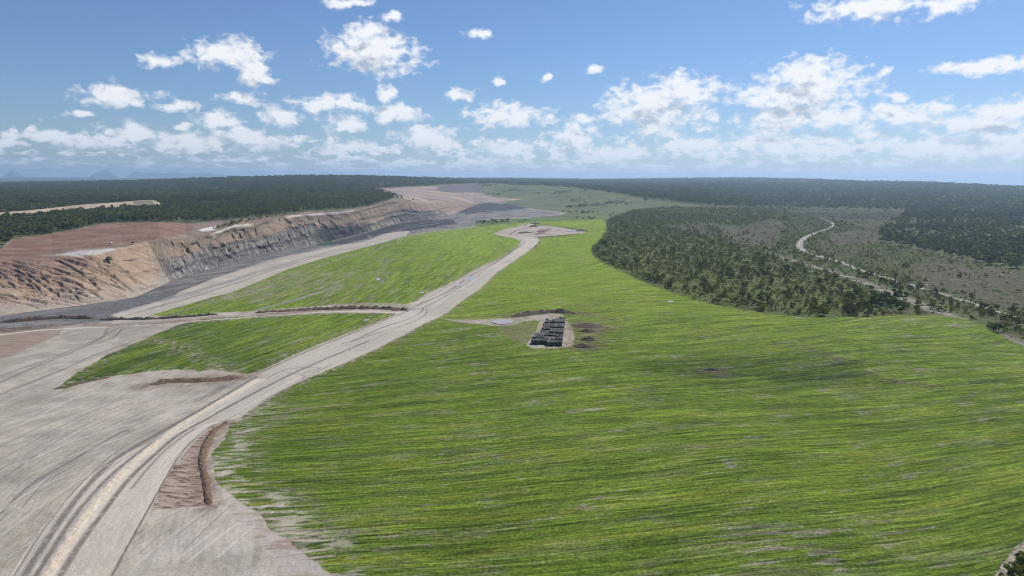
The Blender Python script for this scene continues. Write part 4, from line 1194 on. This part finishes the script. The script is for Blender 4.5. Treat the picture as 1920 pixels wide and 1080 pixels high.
def merged(name, P, Hh, Wd, tint, protos, mat, label, cat):
    """a wood or thicket too many to count: one mesh of leafy crowns"""
    Vs = []; Fs = []; Ts = []; n = 0
    kind = rng.integers(0, len(protos), len(P)); rot = rng.uniform(0, 6.283, len(P))
    for k, (V, Fq, tn) in enumerate(protos):
        sel = np.where(kind == k)[0]
        if not len(sel): continue
        c, s = np.cos(rot[sel])[:, None], np.sin(rot[sel])[:, None]
        x = V[None, :, 0] * Wd[sel][:, None]; y = V[None, :, 1] * Wd[sel][:, None]; z = V[None, :, 2] * Hh[sel][:, None]
        A = np.stack([P[sel][:, 0:1] + x * c - y * s, P[sel][:, 1:2] + x * s + y * c, P[sel][:, 2:3] + z], -1)
        Vs.append(A.reshape(-1, 3)); T_ = np.clip(tint[sel][:, None] * .7 + tn[None] * .3, 0, 1); Ts.append(T_.ravel())
        off = n + np.arange(len(sel))[:, None, None] * len(V)
        Fs.append((Fq[None] + off).reshape(-1, Fq.shape[1])); n += len(sel) * len(V)
    me = mesh_from(name, np.vstack(Vs), np.vstack(Fs), mat, {'tint': ('FLOAT', np.concatenate(Ts))}, False)
    return tag(ob(name, me), label, cat, kind='stuff')


MIDP = [clump_crown(700 + s, 8, 13, .085, .12) for s in range(5)]
FARP = [clump_crown(800 + s, 5, 7, .17, .3) for s in range(5)]
LOWP = [clump_crown(760 + s, 6, 9, .10, .1) for s in range(4)]
big = rest[hS[rest] > 3.2]; low = rest[hS[rest] <= 3.2]
merged('low_scrub', pS[low], hS[low], hS[low] * rng.uniform(1.0, 1.9, len(low)), np.clip(kS[low] * .6 + .35, 0, 1), LOWP, LEAF_MIX, 'low olive bushes filling the ground between the scrub trees and along the creek', 'bushes')
merged('scrub', pS[big], hS[big], hS[big] * rng.uniform(.8, 1.3, len(big)), np.clip(kS[big] * .8 + .0, 0, 1), MIDP, LEAF_MIX,
       'dense green thicket of shrubs and small trees right of the field down to the creek', 'scrub')
pF, iF, jF = sample(wF, nF)
dF = np.hypot(pF[:, 0], pF[:, 1])
hF = rng.uniform(8, 15, nF) * (1 + .25 * sst(3000, 9000, dF))
wF_ = hF * rng.uniform(.7, 1.1, nF) * (1 + 1.2 * sst(1800, 7000, dF))
tF = np.clip(.42 + .6 * fbm(pF[:, 0] / 160, pF[:, 1] / 160, 3, 191) + rng.uniform(-.35, .35, nF), 0, 1)
merged('forest', pF, hF, wF_, tF, FARP, LEAF_FOR, 'dark eucalypt forest covering the land beyond the mine and the creek out to the horizon', 'forest')
# small scattered trees on the rehabilitated hill
wH = ((REG == RID['rehab']) * vis * (SEGg < 5.9) * sst(.1, .35, fbm(X / 300, Y / 300, 3, 195)))[:-1, :-1] * dA
pH, iH, jH = sample(wH, 500)
merged('hill_scrub', pH, rng.uniform(4, 9, 500), rng.uniform(6, 14, 500), rng.uniform(0, .6, 500), FARP, LEAF_FOR, 'sparse dark bushes dotted over the dull green far hillside', 'scrub')


# ------------------------------------------------------------------ heaps, berms, banks
def heap_mat(name, c0, c1):
    mt, nt, b = new_mat(name)
    N, L = nt.nodes, nt.links
    g_ = N.new('ShaderNodeNewGeometry')
    n = N.new('ShaderNodeTexNoise'); n.inputs['Scale'].default_value = .5; n.inputs['Detail'].default_value = 6; n.inputs['Roughness'].default_value = .7
    L.new(g_.outputs['Position'], n.inputs['Vector'])
    cr_ = N.new('ShaderNodeValToRGB'); cr_.color_ramp.elements[0].position = .3; cr_.color_ramp.elements[1].position = .7
    cr_.color_ramp.elements[0].color = c0 + (1,); cr_.color_ramp.elements[1].color = c1 + (1,)
    L.new(n.outputs[0], cr_.inputs[0]); L.new(cr_.outputs[0], b.inputs['Base Color'])
    bp = N.new('ShaderNodeBump'); bp.inputs['Distance'].default_value = .6; bp.inputs['Strength'].default_value = .8
    L.new(n.outputs[0], bp.inputs['Height']); L.new(bp.outputs[0], b.inputs['Normal'])
    return mt


M_BROWN = heap_mat('brown_soil', (.085, .058, .042), (.21, .145, .10))
M_DARKS = heap_mat('dark_soil', (.055, .045, .035), (.12, .095, .07))
M_TAN = heap_mat('tan_spoil', (.27, .215, .165), (.42, .345, .27))


def berm(pts, width, height, mat, label, name='berm', cat='berm', seed=0, lump=.75, lumpl=2.4, group=None):
    """long heap following the ground along a traced line"""
    q = cr(pts, 10); P = np.array([ground_at(a, b_) for a, b_ in q])
    seg = np.hypot(np.diff(P[:, 0]), np.diff(P[:, 1])); s = np.concatenate([[0], np.cumsum(seg)])
    n = int(max(24, min(320, s[-1] / (width / 7)))); si = np.linspace(0, s[-1], n)
    x = np.interp(si, s, P[:, 0]); y = np.interp(si, s, P[:, 1])
    x = x + width * .12 * fbm(si / (width * .9), si * 0 + 3, 3, seed + 40); y = y + width * .12 * fbm(si / (width * .9), si * 0 + 9, 3, seed + 41)
    tx = np.gradient(x); ty = np.gradient(y); ln = np.hypot(tx, ty); tx /= ln; ty /= ln
    m_ = 15; V = []
    taper = np.clip(np.minimum(si, s[-1] - si) / (width * .8), 0, 1) ** .6
    for k in range(m_):
        f = -1 + 2 * k / (m_ - 1)
        ww = width * .5 * (1 + .22 * fbm(si / lumpl, si * 0 + (1 if f > 0 else 5), 3, seed)) * (.3 + .7 * taper)
        xx = x - ty * ww * f; yy = y + tx * ww * f
        hh = height * (.55 + .9 * np.clip(.5 + fbm(si / (width * 1.3), si * 0 + 7, 2, seed + 9), 0, 1)) * taper * (1 - abs(f) ** 1.5) * (1 + lump * fbm(si / lumpl, si * 0 + f * 1.6, 3, seed + 5))
        hh = hh + height * .22 * (1 - abs(f)) * fbm(si / .9, si * 0 + f * 4, 3, seed + 15)
        zz = np.array([ground_z(a, b_) for a, b_ in zip(xx, yy)]) + hh - (.15 if abs(f) > .99 else 0) * 1.0
        V.append(np.stack([xx, yy, zz], -1))
    V = np.array(V).reshape(-1, 3); I = np.arange(m_ * n).reshape(m_, n)
    fq = np.stack([I[:-1, :-1], I[1:, :-1], I[1:, 1:], I[:-1, 1:]], -1).reshape(-1, 4)
    return tag(ob(name, mesh_from(name, V, fq, mat)), label, cat, group)


def heap(px_, py_, wx, wy, h, mat, label, name='soil_heap', cat='heap', seed=0, group=None, rot=0.0):
    g = ground_at(px_, py_); V = []; nr, na = 9, 28
    for i in range(nr):
        r = i / (nr - 1)
        for k in range(na):
            a = 6.2832 * k / na
            e = 1 + .25 * float(pn(math.cos(a) * 1.3 + seed, math.sin(a) * 1.3, seed))
            dx = math.cos(a) * wx * .5 * r * e; dy = math.sin(a) * wy * .5 * r * e
            ddx = dx * math.cos(rot) - dy * math.sin(rot); ddy = dx * math.sin(rot) + dy * math.cos(rot)
            hz = h * (1 - r ** 1.4) * (1 + .35 * float(pn(dx / (wx * .22) + seed * 3, dy / (wy * .22), seed + 1))) * (r < 1)
            V.append((g[0] + ddx, g[1] + ddy, ground_z(g[0] + ddx, g[1] + ddy) + hz - (.12 if r == 1 else 0)))
    I = np.arange(nr * na).reshape(nr, na); fq = []
    for i in range(nr - 1):
        for k in range(na):
            fq.append((I[i, k], I[i + 1, k], I[i + 1, (k + 1) % na], I[i, (k + 1) % na]))
    return tag(ob(name, mesh_from(name, V, fq, mat)), label, cat, group)


berm([(428, 790), (405, 805), (388, 828), (380, 850), (378, 870), (384, 895), (388, 920), (392, 948)], 3.1, .8, M_BROWN, 'dark brown soil berm curving along the near edge of the big field beside the road', seed=3)
berm([(280, 722), (310, 716), (340, 714), (380, 713), (420, 710), (455, 706)], 8.0, 1.5, M_BROWN, 'brown soil berm at the bottom edge of the small left field', seed=5)
berm([(100, 730), (130, 724), (165, 716), (205, 708)], 2.0, .7, M_BROWN, 'thin brown berm along the pointed left tip of the small field', seed=6)
berm([(960, 595), (990, 590), (1010, 587), (1040, 586), (1080, 588)], 9, 2.6, M_DARKS, 'long dark soil berm behind the black bundles on the field', seed=7)
berm([(0, 606), (40, 603), (90, 599), (140, 597), (175, 598)], 8, 2.4, M_DARKS, 'dark rubble berm beside the thin white track at the left border', seed=8)
berm([(185, 600), (230, 599), (280, 598), (350, 594), (410, 590)], 6, 1.6, M_DARKS, 'low grey rubble berm between thin white track and pit road', seed=9)
for i, (x, y, a, b_, h, lb) in enumerate([(1101, 612, 26, 18, 2.2, 'widest dark soil heap right of the black bundles'), (1102, 622, 15, 9, 2.4, 'dark soil heap just below the widest heap by the bundles'),
                                         (1103, 637, 13, 10, 2.8, 'pointed dark soil heap level with the front of the bundles'), (1094, 650, 17, 9, 2.6, 'lowest dark soil heap right of the bundle front corner'),
                                         (1335, 694, 11, 6, 1.2, 'small dark rubble heap alone in the middle of the green field')]):
    heap(x, y, a, b_, h, M_DARKS, lb, seed=20 + i)
# the row of tipped loads along the white track
ORDW = ['first', 'second', 'third', 'fourth', 'fifth', 'sixth', 'seventh', 'eighth', 'ninth', 'tenth', 'eleventh', 'twelfth', 'thirteenth', 'fourteenth', 'fifteenth']
xs = np.linspace(488, 757, 22)
for i, x in enumerate(xs):
    x = x + random.uniform(-3, 3)
    y = float(np.interp(x, [480, 560, 640, 700, 760], [586.5, 582, 579, 579, 581.5])) - .5 + random.uniform(-.7, .7)
    pl_ = f"{ORDW[i]} from the left" if i < 11 else f"{ORDW[21 - i]} from the right"
    heap(x, y, random.uniform(8, 14), random.uniform(7, 12), random.uniform(1.3, 2.2) + .9 * (i > 6), M_BROWN if i % 3 else M_DARKS, f"tipped brown soil load, {pl_} in the row along the thin white track", seed=60 + i, group='tipped soil loads along the white track')
for i, (x, y, a, b_, h, lb) in enumerate([(1001, 424.5, 26, 40, 4, 'dark heap at the top of the bare work pad'), (1004, 419.5, 30, 30, 3.5, 'dark heap behind the bare work pad'),
                                         (1090, 433, 34, 34, 4, 'dark heap at the right tip of the bare work pad'), (985, 436, 34, 40, 2.5, 'dark rubble heap in the left half of the work pad'), (1015, 434, 22, 60, 2.5, 'brown heap crossing the middle of the work pad')]):
    heap(x, y, a, b_, h, M_DARKS if i < 4 else M_BROWN, lb, seed=90 + i)

# pale spoil bank inside the left forest
def bank():
    base = [(-160, 426), (-60, 419), (0, 413), (60, 409), (120, 402), (190, 397), (250, 392), (300, 391), (318, 388)]
    top = [(-160, 408), (-60, 402), (0, 398.5), (60, 394), (110, 388.5), (150, 384), (210, 380), (260, 376), (288, 374.5), (312, 386)]
    bx = np.linspace(-160, 314, 240); V = []
    byy = np.interp(bx, *np.array(base).T); tyy = np.interp(bx, *np.array(top).T)
    for c, x in enumerate(bx):
        a, tb = azt(x, byy[c]); _, tt = azt(x, tyy[c]); a = float(a)
        gx, gy, gz = ground_at(x, byy[c]); d0 = math.hypot(gx, gy)
        for k in range(12):
            f = k / 11; d = d0 + 42 * f * (1 if f < 1 else 1); t = float(tb) + (float(tt) - float(tb)) * f
            g = 3.0 * float(fbm(np.array(x / 6 + f * 3), np.array(f * .8), 3, 301)) * math.sin(math.pi * f)
            d += g
            V.append((d * math.sin(a), d * math.cos(a), H - t * d - (1.0 if k == 0 else 0)))
        zc = V[-1][2]
        for k, f in enumerate((.3, .7, 1.0)):
            d = d0 + 42 + 60 * f; V.append((d * math.sin(a), d * math.cos(a), zc + (ground_z(d * math.sin(a), d * math.cos(a)) - 1 - zc) * f))
    I = np.arange(240 * 15).reshape(240, 15)
    fq = np.stack([I[:-1, :-1], I[1:, :-1], I[1:, 1:], I[:-1, 1:]], -1).reshape(-1, 4)
    tag(ob('spoil_bank', mesh_from('spoil_bank', V, fq, M_TAN)), 'long pale tan spoil bank rising out of the left forest behind the red clearing', 'spoil bank')


bank()

# ------------------------------------------------------------------ water
mt, nt, b = new_mat('puddle_water')
b.inputs['Base Color'].default_value = (.36, .34, .30, 1); b.inputs['Roughness'].default_value = .3; b.inputs['Specular IOR Level'].default_value = .35
M_WATER = mt


def puddle(pts, dz=.10, name='puddle', mat=None, lv=None):
    P = [ground_at(a, b_) for a, b_ in cr(pts, 6, True)]
    zl = (max(p[2] for p in P) + dz) if lv is None else lv
    me = bpy.data.meshes.new(name)
    me.from_pydata([(p[0], p[1], zl) for p in P], [], [list(range(len(P)))]); me.materials.append(mat or M_WATER)
    return tag(ob(name, me), kind='structure')


puddle([(921, 604), (930, 600), (948, 599), (962, 601), (958, 606), (940, 608.5), (928, 607)])
puddle([(1012, 596), (1020, 594.5), (1030, 596), (1022, 598)])
puddle([(870, 525), (880, 519), (893, 519), (888, 524), (876, 527)])
puddle([(852, 536), (862, 532), (872, 533), (865, 537)])
puddle([(680, 601), (690, 599), (693, 600), (685, 602.5)], .25)
puddle([(705, 524), (710, 522.8), (713, 525), (708, 526)], .3)
puddle([(785, 549), (790, 547.5), (795, 549), (789, 550.5)], .3)
puddle([(1252, 565), (1258, 563.8), (1264, 565.5), (1257, 567)], .3)
puddle([(1060, 434), (1075, 432.3), (1090, 433), (1078, 435)], .5)
# creek water: braided narrow pools along the bed
for i in range(3, len(CREEK) - 8, 3):
    a = CREEK[i]; b2 = CREEK[i + 2]; dx, dy = b2 - a; l = math.hypot(dx, dy) + 1e-6
    if a[0] > 1725 and a[0] < 1850: continue
    if random.random() < .35: continue
    wpx = .7 + .9 * random.random(); nx, ny = -dy / l * wpx, dx / l * wpx * .7
    puddle([(a[0] + nx * .4, a[1] + ny * .4), (a[0] + dx * .5 + nx, a[1] + dy * .5 + ny), (b2[0] + nx * .3, b2[1] + ny * .3), (b2[0] - nx * .3, b2[1] - ny * .3), (a[0] + dx * .5 - nx, a[1] + dy * .5 - ny)], .15, 'creek_water')

# ------------------------------------------------------------------ the stack of black bundles
mt, nt, b = new_mat('black_wrap'); N, L = nt.nodes, nt.links
b.inputs['Roughness'].default_value = .7; b.inputs['Specular IOR Level'].default_value = .3
n = N.new('ShaderNodeTexNoise'); n.inputs['Scale'].default_value = 1.4; n.inputs['Detail'].default_value = 5
oi = N.new('ShaderNodeObjectInfo'); tcn = N.new('ShaderNodeTexCoord'); L.new(tcn.outputs['Object'], n.inputs['Vector'])
cr_ = N.new('ShaderNodeValToRGB'); cr_.color_ramp.elements[0].position = .35; cr_.color_ramp.elements[1].position = .72
cr_.color_ramp.elements[0].color = (.014, .014, .014, 1); cr_.color_ramp.elements[1].color = (.10, .097, .09, 1)
rr = N.new('ShaderNodeMapRange'); L.new(oi.outputs['Random'], rr.inputs[0]); rr.inputs[3].default_value = .55; rr.inputs[4].default_value = 2.1
vs = N.new('ShaderNodeVectorMath'); vs.operation = 'SCALE'; L.new(cr_.outputs[0], vs.inputs[0]); L.new(rr.outputs[0], vs.inputs['Scale'])
L.new(n.outputs[0], cr_.inputs[0]); L.new(vs.outputs[0], b.inputs['Base Color'])
bp = N.new('ShaderNodeBump'); bp.inputs['Distance'].default_value = .15; L.new(n.outputs[0], bp.inputs['Height']); L.new(bp.outputs[0], b.inputs['Normal'])
M_BLACK = mt


def box_bev(x0, x1, y0, y1, z0, z1, c=.09):
    """box with chamfered upper and vertical edges"""
    ring = lambda xa, xb, ya, yb, z, k: [(xa + k, ya, z), (xb - k, ya, z), (xb, ya + k, z), (xb, yb - k, z), (xb - k, yb, z), (xa + k, yb, z), (xa, yb - k, z), (xa, ya + k, z)]
    V = ring(x0, x1, y0, y1, z0, c) + ring(x0, x1, y0, y1, z1 - c, c) + ring(x0 + c, x1 - c, y0 + c, y1 - c, z1, c)
    fq = []
    for r in range(2):
        for k in range(8): fq.append((r * 8 + k, r * 8 + (k + 1) % 8, r * 8 + 8 + (k + 1) % 8, r * 8 + 8 + k))
    fq += [(16, 17, 18, 19), (16, 19, 20, 23), (20, 21, 22, 23)]
    return np.array(V, float), np.array(fq)


ORG = np.array(ground_at(1053.5, 651.0)); END = np.array(ground_at(1060.5, 601.5))
ax = (END - ORG)[:2]; LEN = float(np.linalg.norm(ax)); ax /= LEN; sx = np.array([ax[1], -ax[0]])
HT = 3.2
rot = math.atan2(ax[1], ax[0]) - math.pi / 2


def v_of(py):                                        # metres back from the front, read at the top face
    x = np.interp(py, [595, 651], [1059, 1053.5]); p = at(x, py, HT + ORG[2]); return float((p - ORG[:2]) @ ax)


rowsdef = []
zy = lambda y: 590 + y / 16.61
# (columns from the right, far y, near y) in the enlarged photo
for cols, ya, yb in (((0, 1, 2), 135, 245), ((3,), 172, 250), ((0, 1, 2, 3), 282, 385), ((0, 1, 2, 3), 425, 545), ((2, 3), 592, 650), ((0, 1), 592, 680), ((0, 1), 684, 765), ((2, 3), 690, 775), ((2, 3), 779, 868), ((0, 1), 798, 850),
                     ((4, 5), 190, 262), ((4, 5), 300, 372), ((4, 5), 376, 465), ((4, 5), 508, 585), ((4, 5), 590, 665), ((4, 5), 670, 745), ((4, 5), 750, 830), ((6, 7), 582, 655), ((6, 7), 660, 735), ((6, 7), 775, 850)):
    for c in cols: rowsdef.append((c, zy(ya), zy(yb)))
rowsdef.append((1, zy(95), zy(108))); rowsdef.append((0, zy(95), zy(108)))
rowsdef.append((5, zy(166), zy(176)))
bycol = {}
CW = 2.80
ordw = ['first', 'second', 'third', 'fourth', 'fifth', 'sixth', 'seventh', 'eighth', 'ninth']
for c, ya, yb in rowsdef: bycol.setdefault(c, []).append((v_of(ya), v_of(yb)))
for c in sorted(bycol):
    for r, (v1, v0) in enumerate(sorted(bycol[c], key=lambda q: q[1])):
        v0 = max(v0, 0); L_ = max(v1 - v0, 3.0); ht = HT * random.uniform(.93, 1.05)
        nseg = max(1, int(round(L_ / 3.2))); parts = []
        for k in range(nseg):
            y0 = L_ * k / nseg; y1 = L_ * (k + 1) / nseg - .28
            hz = [ht * .47, ht * random.uniform(.95, 1.03)]
            jit = random.uniform(-.05, .05)
            parts.append(box_bev(-CW / 2 + .18 + jit, CW / 2 - .18 + jit, y0, y1, -.25, hz[0], .07))
            parts.append(box_bev(-CW / 2 + .14 - jit, -.03, y0 + .03, y1 - .03, hz[0] - .02, hz[1], .10))
            parts.append(box_bev(.03, CW / 2 - .14 - jit, y0 + .03, y1 - .03, hz[0] - .02, hz[1] * random.uniform(.97, 1.0), .10))
        V, fq = join(parts)
        me = mesh_from('bundle', V, fq, M_BLACK, None, False)
        o = ob('bundle', me)
        p = ORG[:2] - sx * (CW * (c + .5)) + ax * v0
        o.location = (p[0], p[1], ground_z(p[0], p[1]) + .05); o.rotation_euler = (0, 0, rot)
        tag(o, f"black wrapped bundle, {ordw[c]} column from the right, {ordw[r]} row from the front", 'bundle', 'black bundles stacked in rows on the field pad')
# pale loose boards at the foot of the stack
mt, nt, b = new_mat('pale_board'); b.inputs['Base Color'].default_value = (.45, .42, .38, 1)
for (x, y, l, wd, a, lb) in ((1003, 648.5, 6, 1.2, .1, 'pale board lying at the foot of the black stack front left corner'), (1054, 646.5, 5, 1.6, .4, 'pale board lying right of the black stack front corner')):
    V, fq = box_bev(-l / 2, l / 2, -wd / 2, wd / 2, 0, .25, .04); g = ground_at(x, y)
    o = ob('board', mesh_from('board', V, fq, mt, None, False)); o.location = (g[0], g[1] - (2.5 if x < 1010 else 0), g[2] + .02); o.rotation_euler = (0, 0, a); tag(o, lb, 'board')


# ------------------------------------------------------------------ white utility vehicle on the red clearing
def simple(name, c, rough=.4, metal=0.0):
    mt, nt, b = new_mat(name); b.inputs['Base Color'].default_value = c + (1,); b.inputs['Roughness'].default_value = rough; b.inputs['Metallic'].default_value = metal
    b.inputs['Specular IOR Level'].default_value = .5
    return mt


WHITE = simple('white_paint', (.8, .8, .78)); GLASS = simple('dark_glass', (.02, .025, .03), .08); TYRE = simple('tyre_rubber', (.02, .02, .02), .8)


def prism(prof, y0, y1):
    n = len(prof); V = [(x, y0, z) for x, z in prof] + [(x, y1, z) for x, z in prof]
    me = bpy.data.meshes.new('body')
    me.from_pydata(V, [], [list(range(n))[::-1], list(range(n, 2 * n))] + [(i, (i + 1) % n, n + (i + 1) % n, n + i) for i in range(n)])
    return me


g = ground_at(207, 457.5)
e = bpy.data.objects.new('pickup_truck', None); COL.objects.link(e); e.location = g; e.rotation_euler = (0, 0, .25); e.scale = (1.25, 1.25, 1.25)
tag(e, 'small white utility vehicle parked on the red cleared ground', 'pickup')
me = prism([(-2.6, .45), (2.6, .45), (2.65, .95), (1.5, 1.08), (.85, 1.75), (-.6, 1.78), (-.75, 1.15), (-2.6, 1.15)], -.9, .9); me.materials.append(WHITE); ob('body', me, e)
me = prism([(.92, 1.12), (1.42, 1.12), (.86, 1.66), (-.5, 1.69), (-.62, 1.2)], -.912, .912); me.materials.append(GLASS); ob('window', me, e)
for (x, y) in ((1.65, -.82), (1.65, .82), (-1.6, -.82), (-1.6, .82)):
    V, fq = tube((x, y - .12, .38), (x, y + .12, .38), .4, .4, 14)
    V = np.vstack([V, [(x, y - .12, .38), (x, y + .12, .38)]]); k = 14
    fq = list(map(tuple, fq)); me = bpy.data.meshes.new('wheel')
    me.from_pydata([tuple(q) for q in V], [], [tuple(int(i) for i in q) for q in fq] + [(i, (i + 1) % k, 28) for i in range(k)] + [(k + i, k + (i + 1) % k, 29) for i in range(k)])
    me.materials.append(TYRE); ob('wheel', me, e)

# ------------------------------------------------------------------ clouds overhead, out of frame, whose shadows lie on the land
mt, nt, b = new_mat('cloud_white'); b.inputs['Base Color'].default_value = (.85, .86, .88, 1); b.inputs['Roughness'].default_value = 1


N, L = nt.nodes, nt.links
lw = N.new('ShaderNodeLayerWeight'); lw.inputs[0].default_value = .35
tb = N.new('ShaderNodeBsdfTransparent'); mx = N.new('ShaderNodeMixShader')
mr_ = N.new('ShaderNodeMapRange'); L.new(lw.outputs['Facing'], mr_.inputs[0]); mr_.inputs[1].default_value = 0; mr_.inputs[2].default_value = .8; mr_.inputs[3].default_value = .24; mr_.inputs[4].default_value = 0
L.new(mr_.outputs[0], mx.inputs[0]); L.new(tb.outputs[0], mx.inputs[1]); L.new(b.outputs[0], mx.inputs[2]); L.new(mx.outputs[0], N['Material Output'].inputs[0])


def cloud(px_, py_, rx, ry, seed, alt=1300):
    g = np.array(ground_at(px_, py_)); c = g + np.array(sun_dir) * ((alt - g[2]) / sun_dir.z)
    nu, nv = 64, 28; th = np.linspace(0, 2 * np.pi, nu, endpoint=False); ph = np.linspace(.02, np.pi - .02, nv)
    TH, PH = np.meshgrid(th, ph)
    ux = np.cos(TH) * np.sin(PH); uy = np.sin(TH) * np.sin(PH); uz = np.cos(PH)
    r = 1 + .55 * fbm(ux * 2.2 + seed, uy * 2.2 + uz, 4, 500 + seed)
    V = np.stack([c[0] + rx * ux * r, c[1] + ry * uy * r, c[2] + min(rx, ry) * .45 * uz * r * np.where(uz > 0, 1.3, .4)], -1).reshape(-1, 3)
    I = np.arange(nu * nv).reshape(nv, nu); I2 = np.roll(I, -1, 1)
    fq = np.stack([I[:-1], I2[:-1], I2[1:], I[1:]], -1).reshape(-1, 4)
    return tag(ob('cloud', mesh_from('cloud', V, fq, mt)), kind='structure')


cloud(1420, 690, 75, 26, 1)
cloud(1560, 712, 40, 14, 2)
cloud(640, 445, 95, 130, 3)
cloud(1750, 405, 500, 250, 5, 1500)
cloud(250, 378, 420, 260, 7, 1500)

# ------------------------------------------------------------------ haze
if HAZE_DENSITY > 0:
    V, fq = [(-45000, -3000, -77), (45000, -3000, -77), (45000, 41500, -77), (-45000, 41500, -77), (-45000, -3000, 520), (45000, -3000, 520), (45000, 41500, 520), (-45000, 41500, 520)], \
        [(0, 3, 2, 1), (4, 5, 6, 7), (0, 1, 5, 4), (1, 2, 6, 5), (2, 3, 7, 6), (3, 0, 4, 7)]
    mt = bpy.data.materials.new('haze_air'); mt.use_nodes = True; nt = mt.node_tree
    nt.nodes.remove(nt.nodes['Principled BSDF'])
    pv = nt.nodes.new('ShaderNodeVolumePrincipled'); pv.inputs['Color'].default_value = (.50, .71, 1.0, 1); pv.inputs['Density'].default_value = HAZE_DENSITY; pv.inputs['Anisotropy'].default_value = .35
    nt.links.new(pv.outputs[0], nt.nodes['Material Output'].inputs['Volume'])
    tag(ob('haze', mesh_from('haze', V, fq, mt, None, False)), kind='stuff')
print('built')
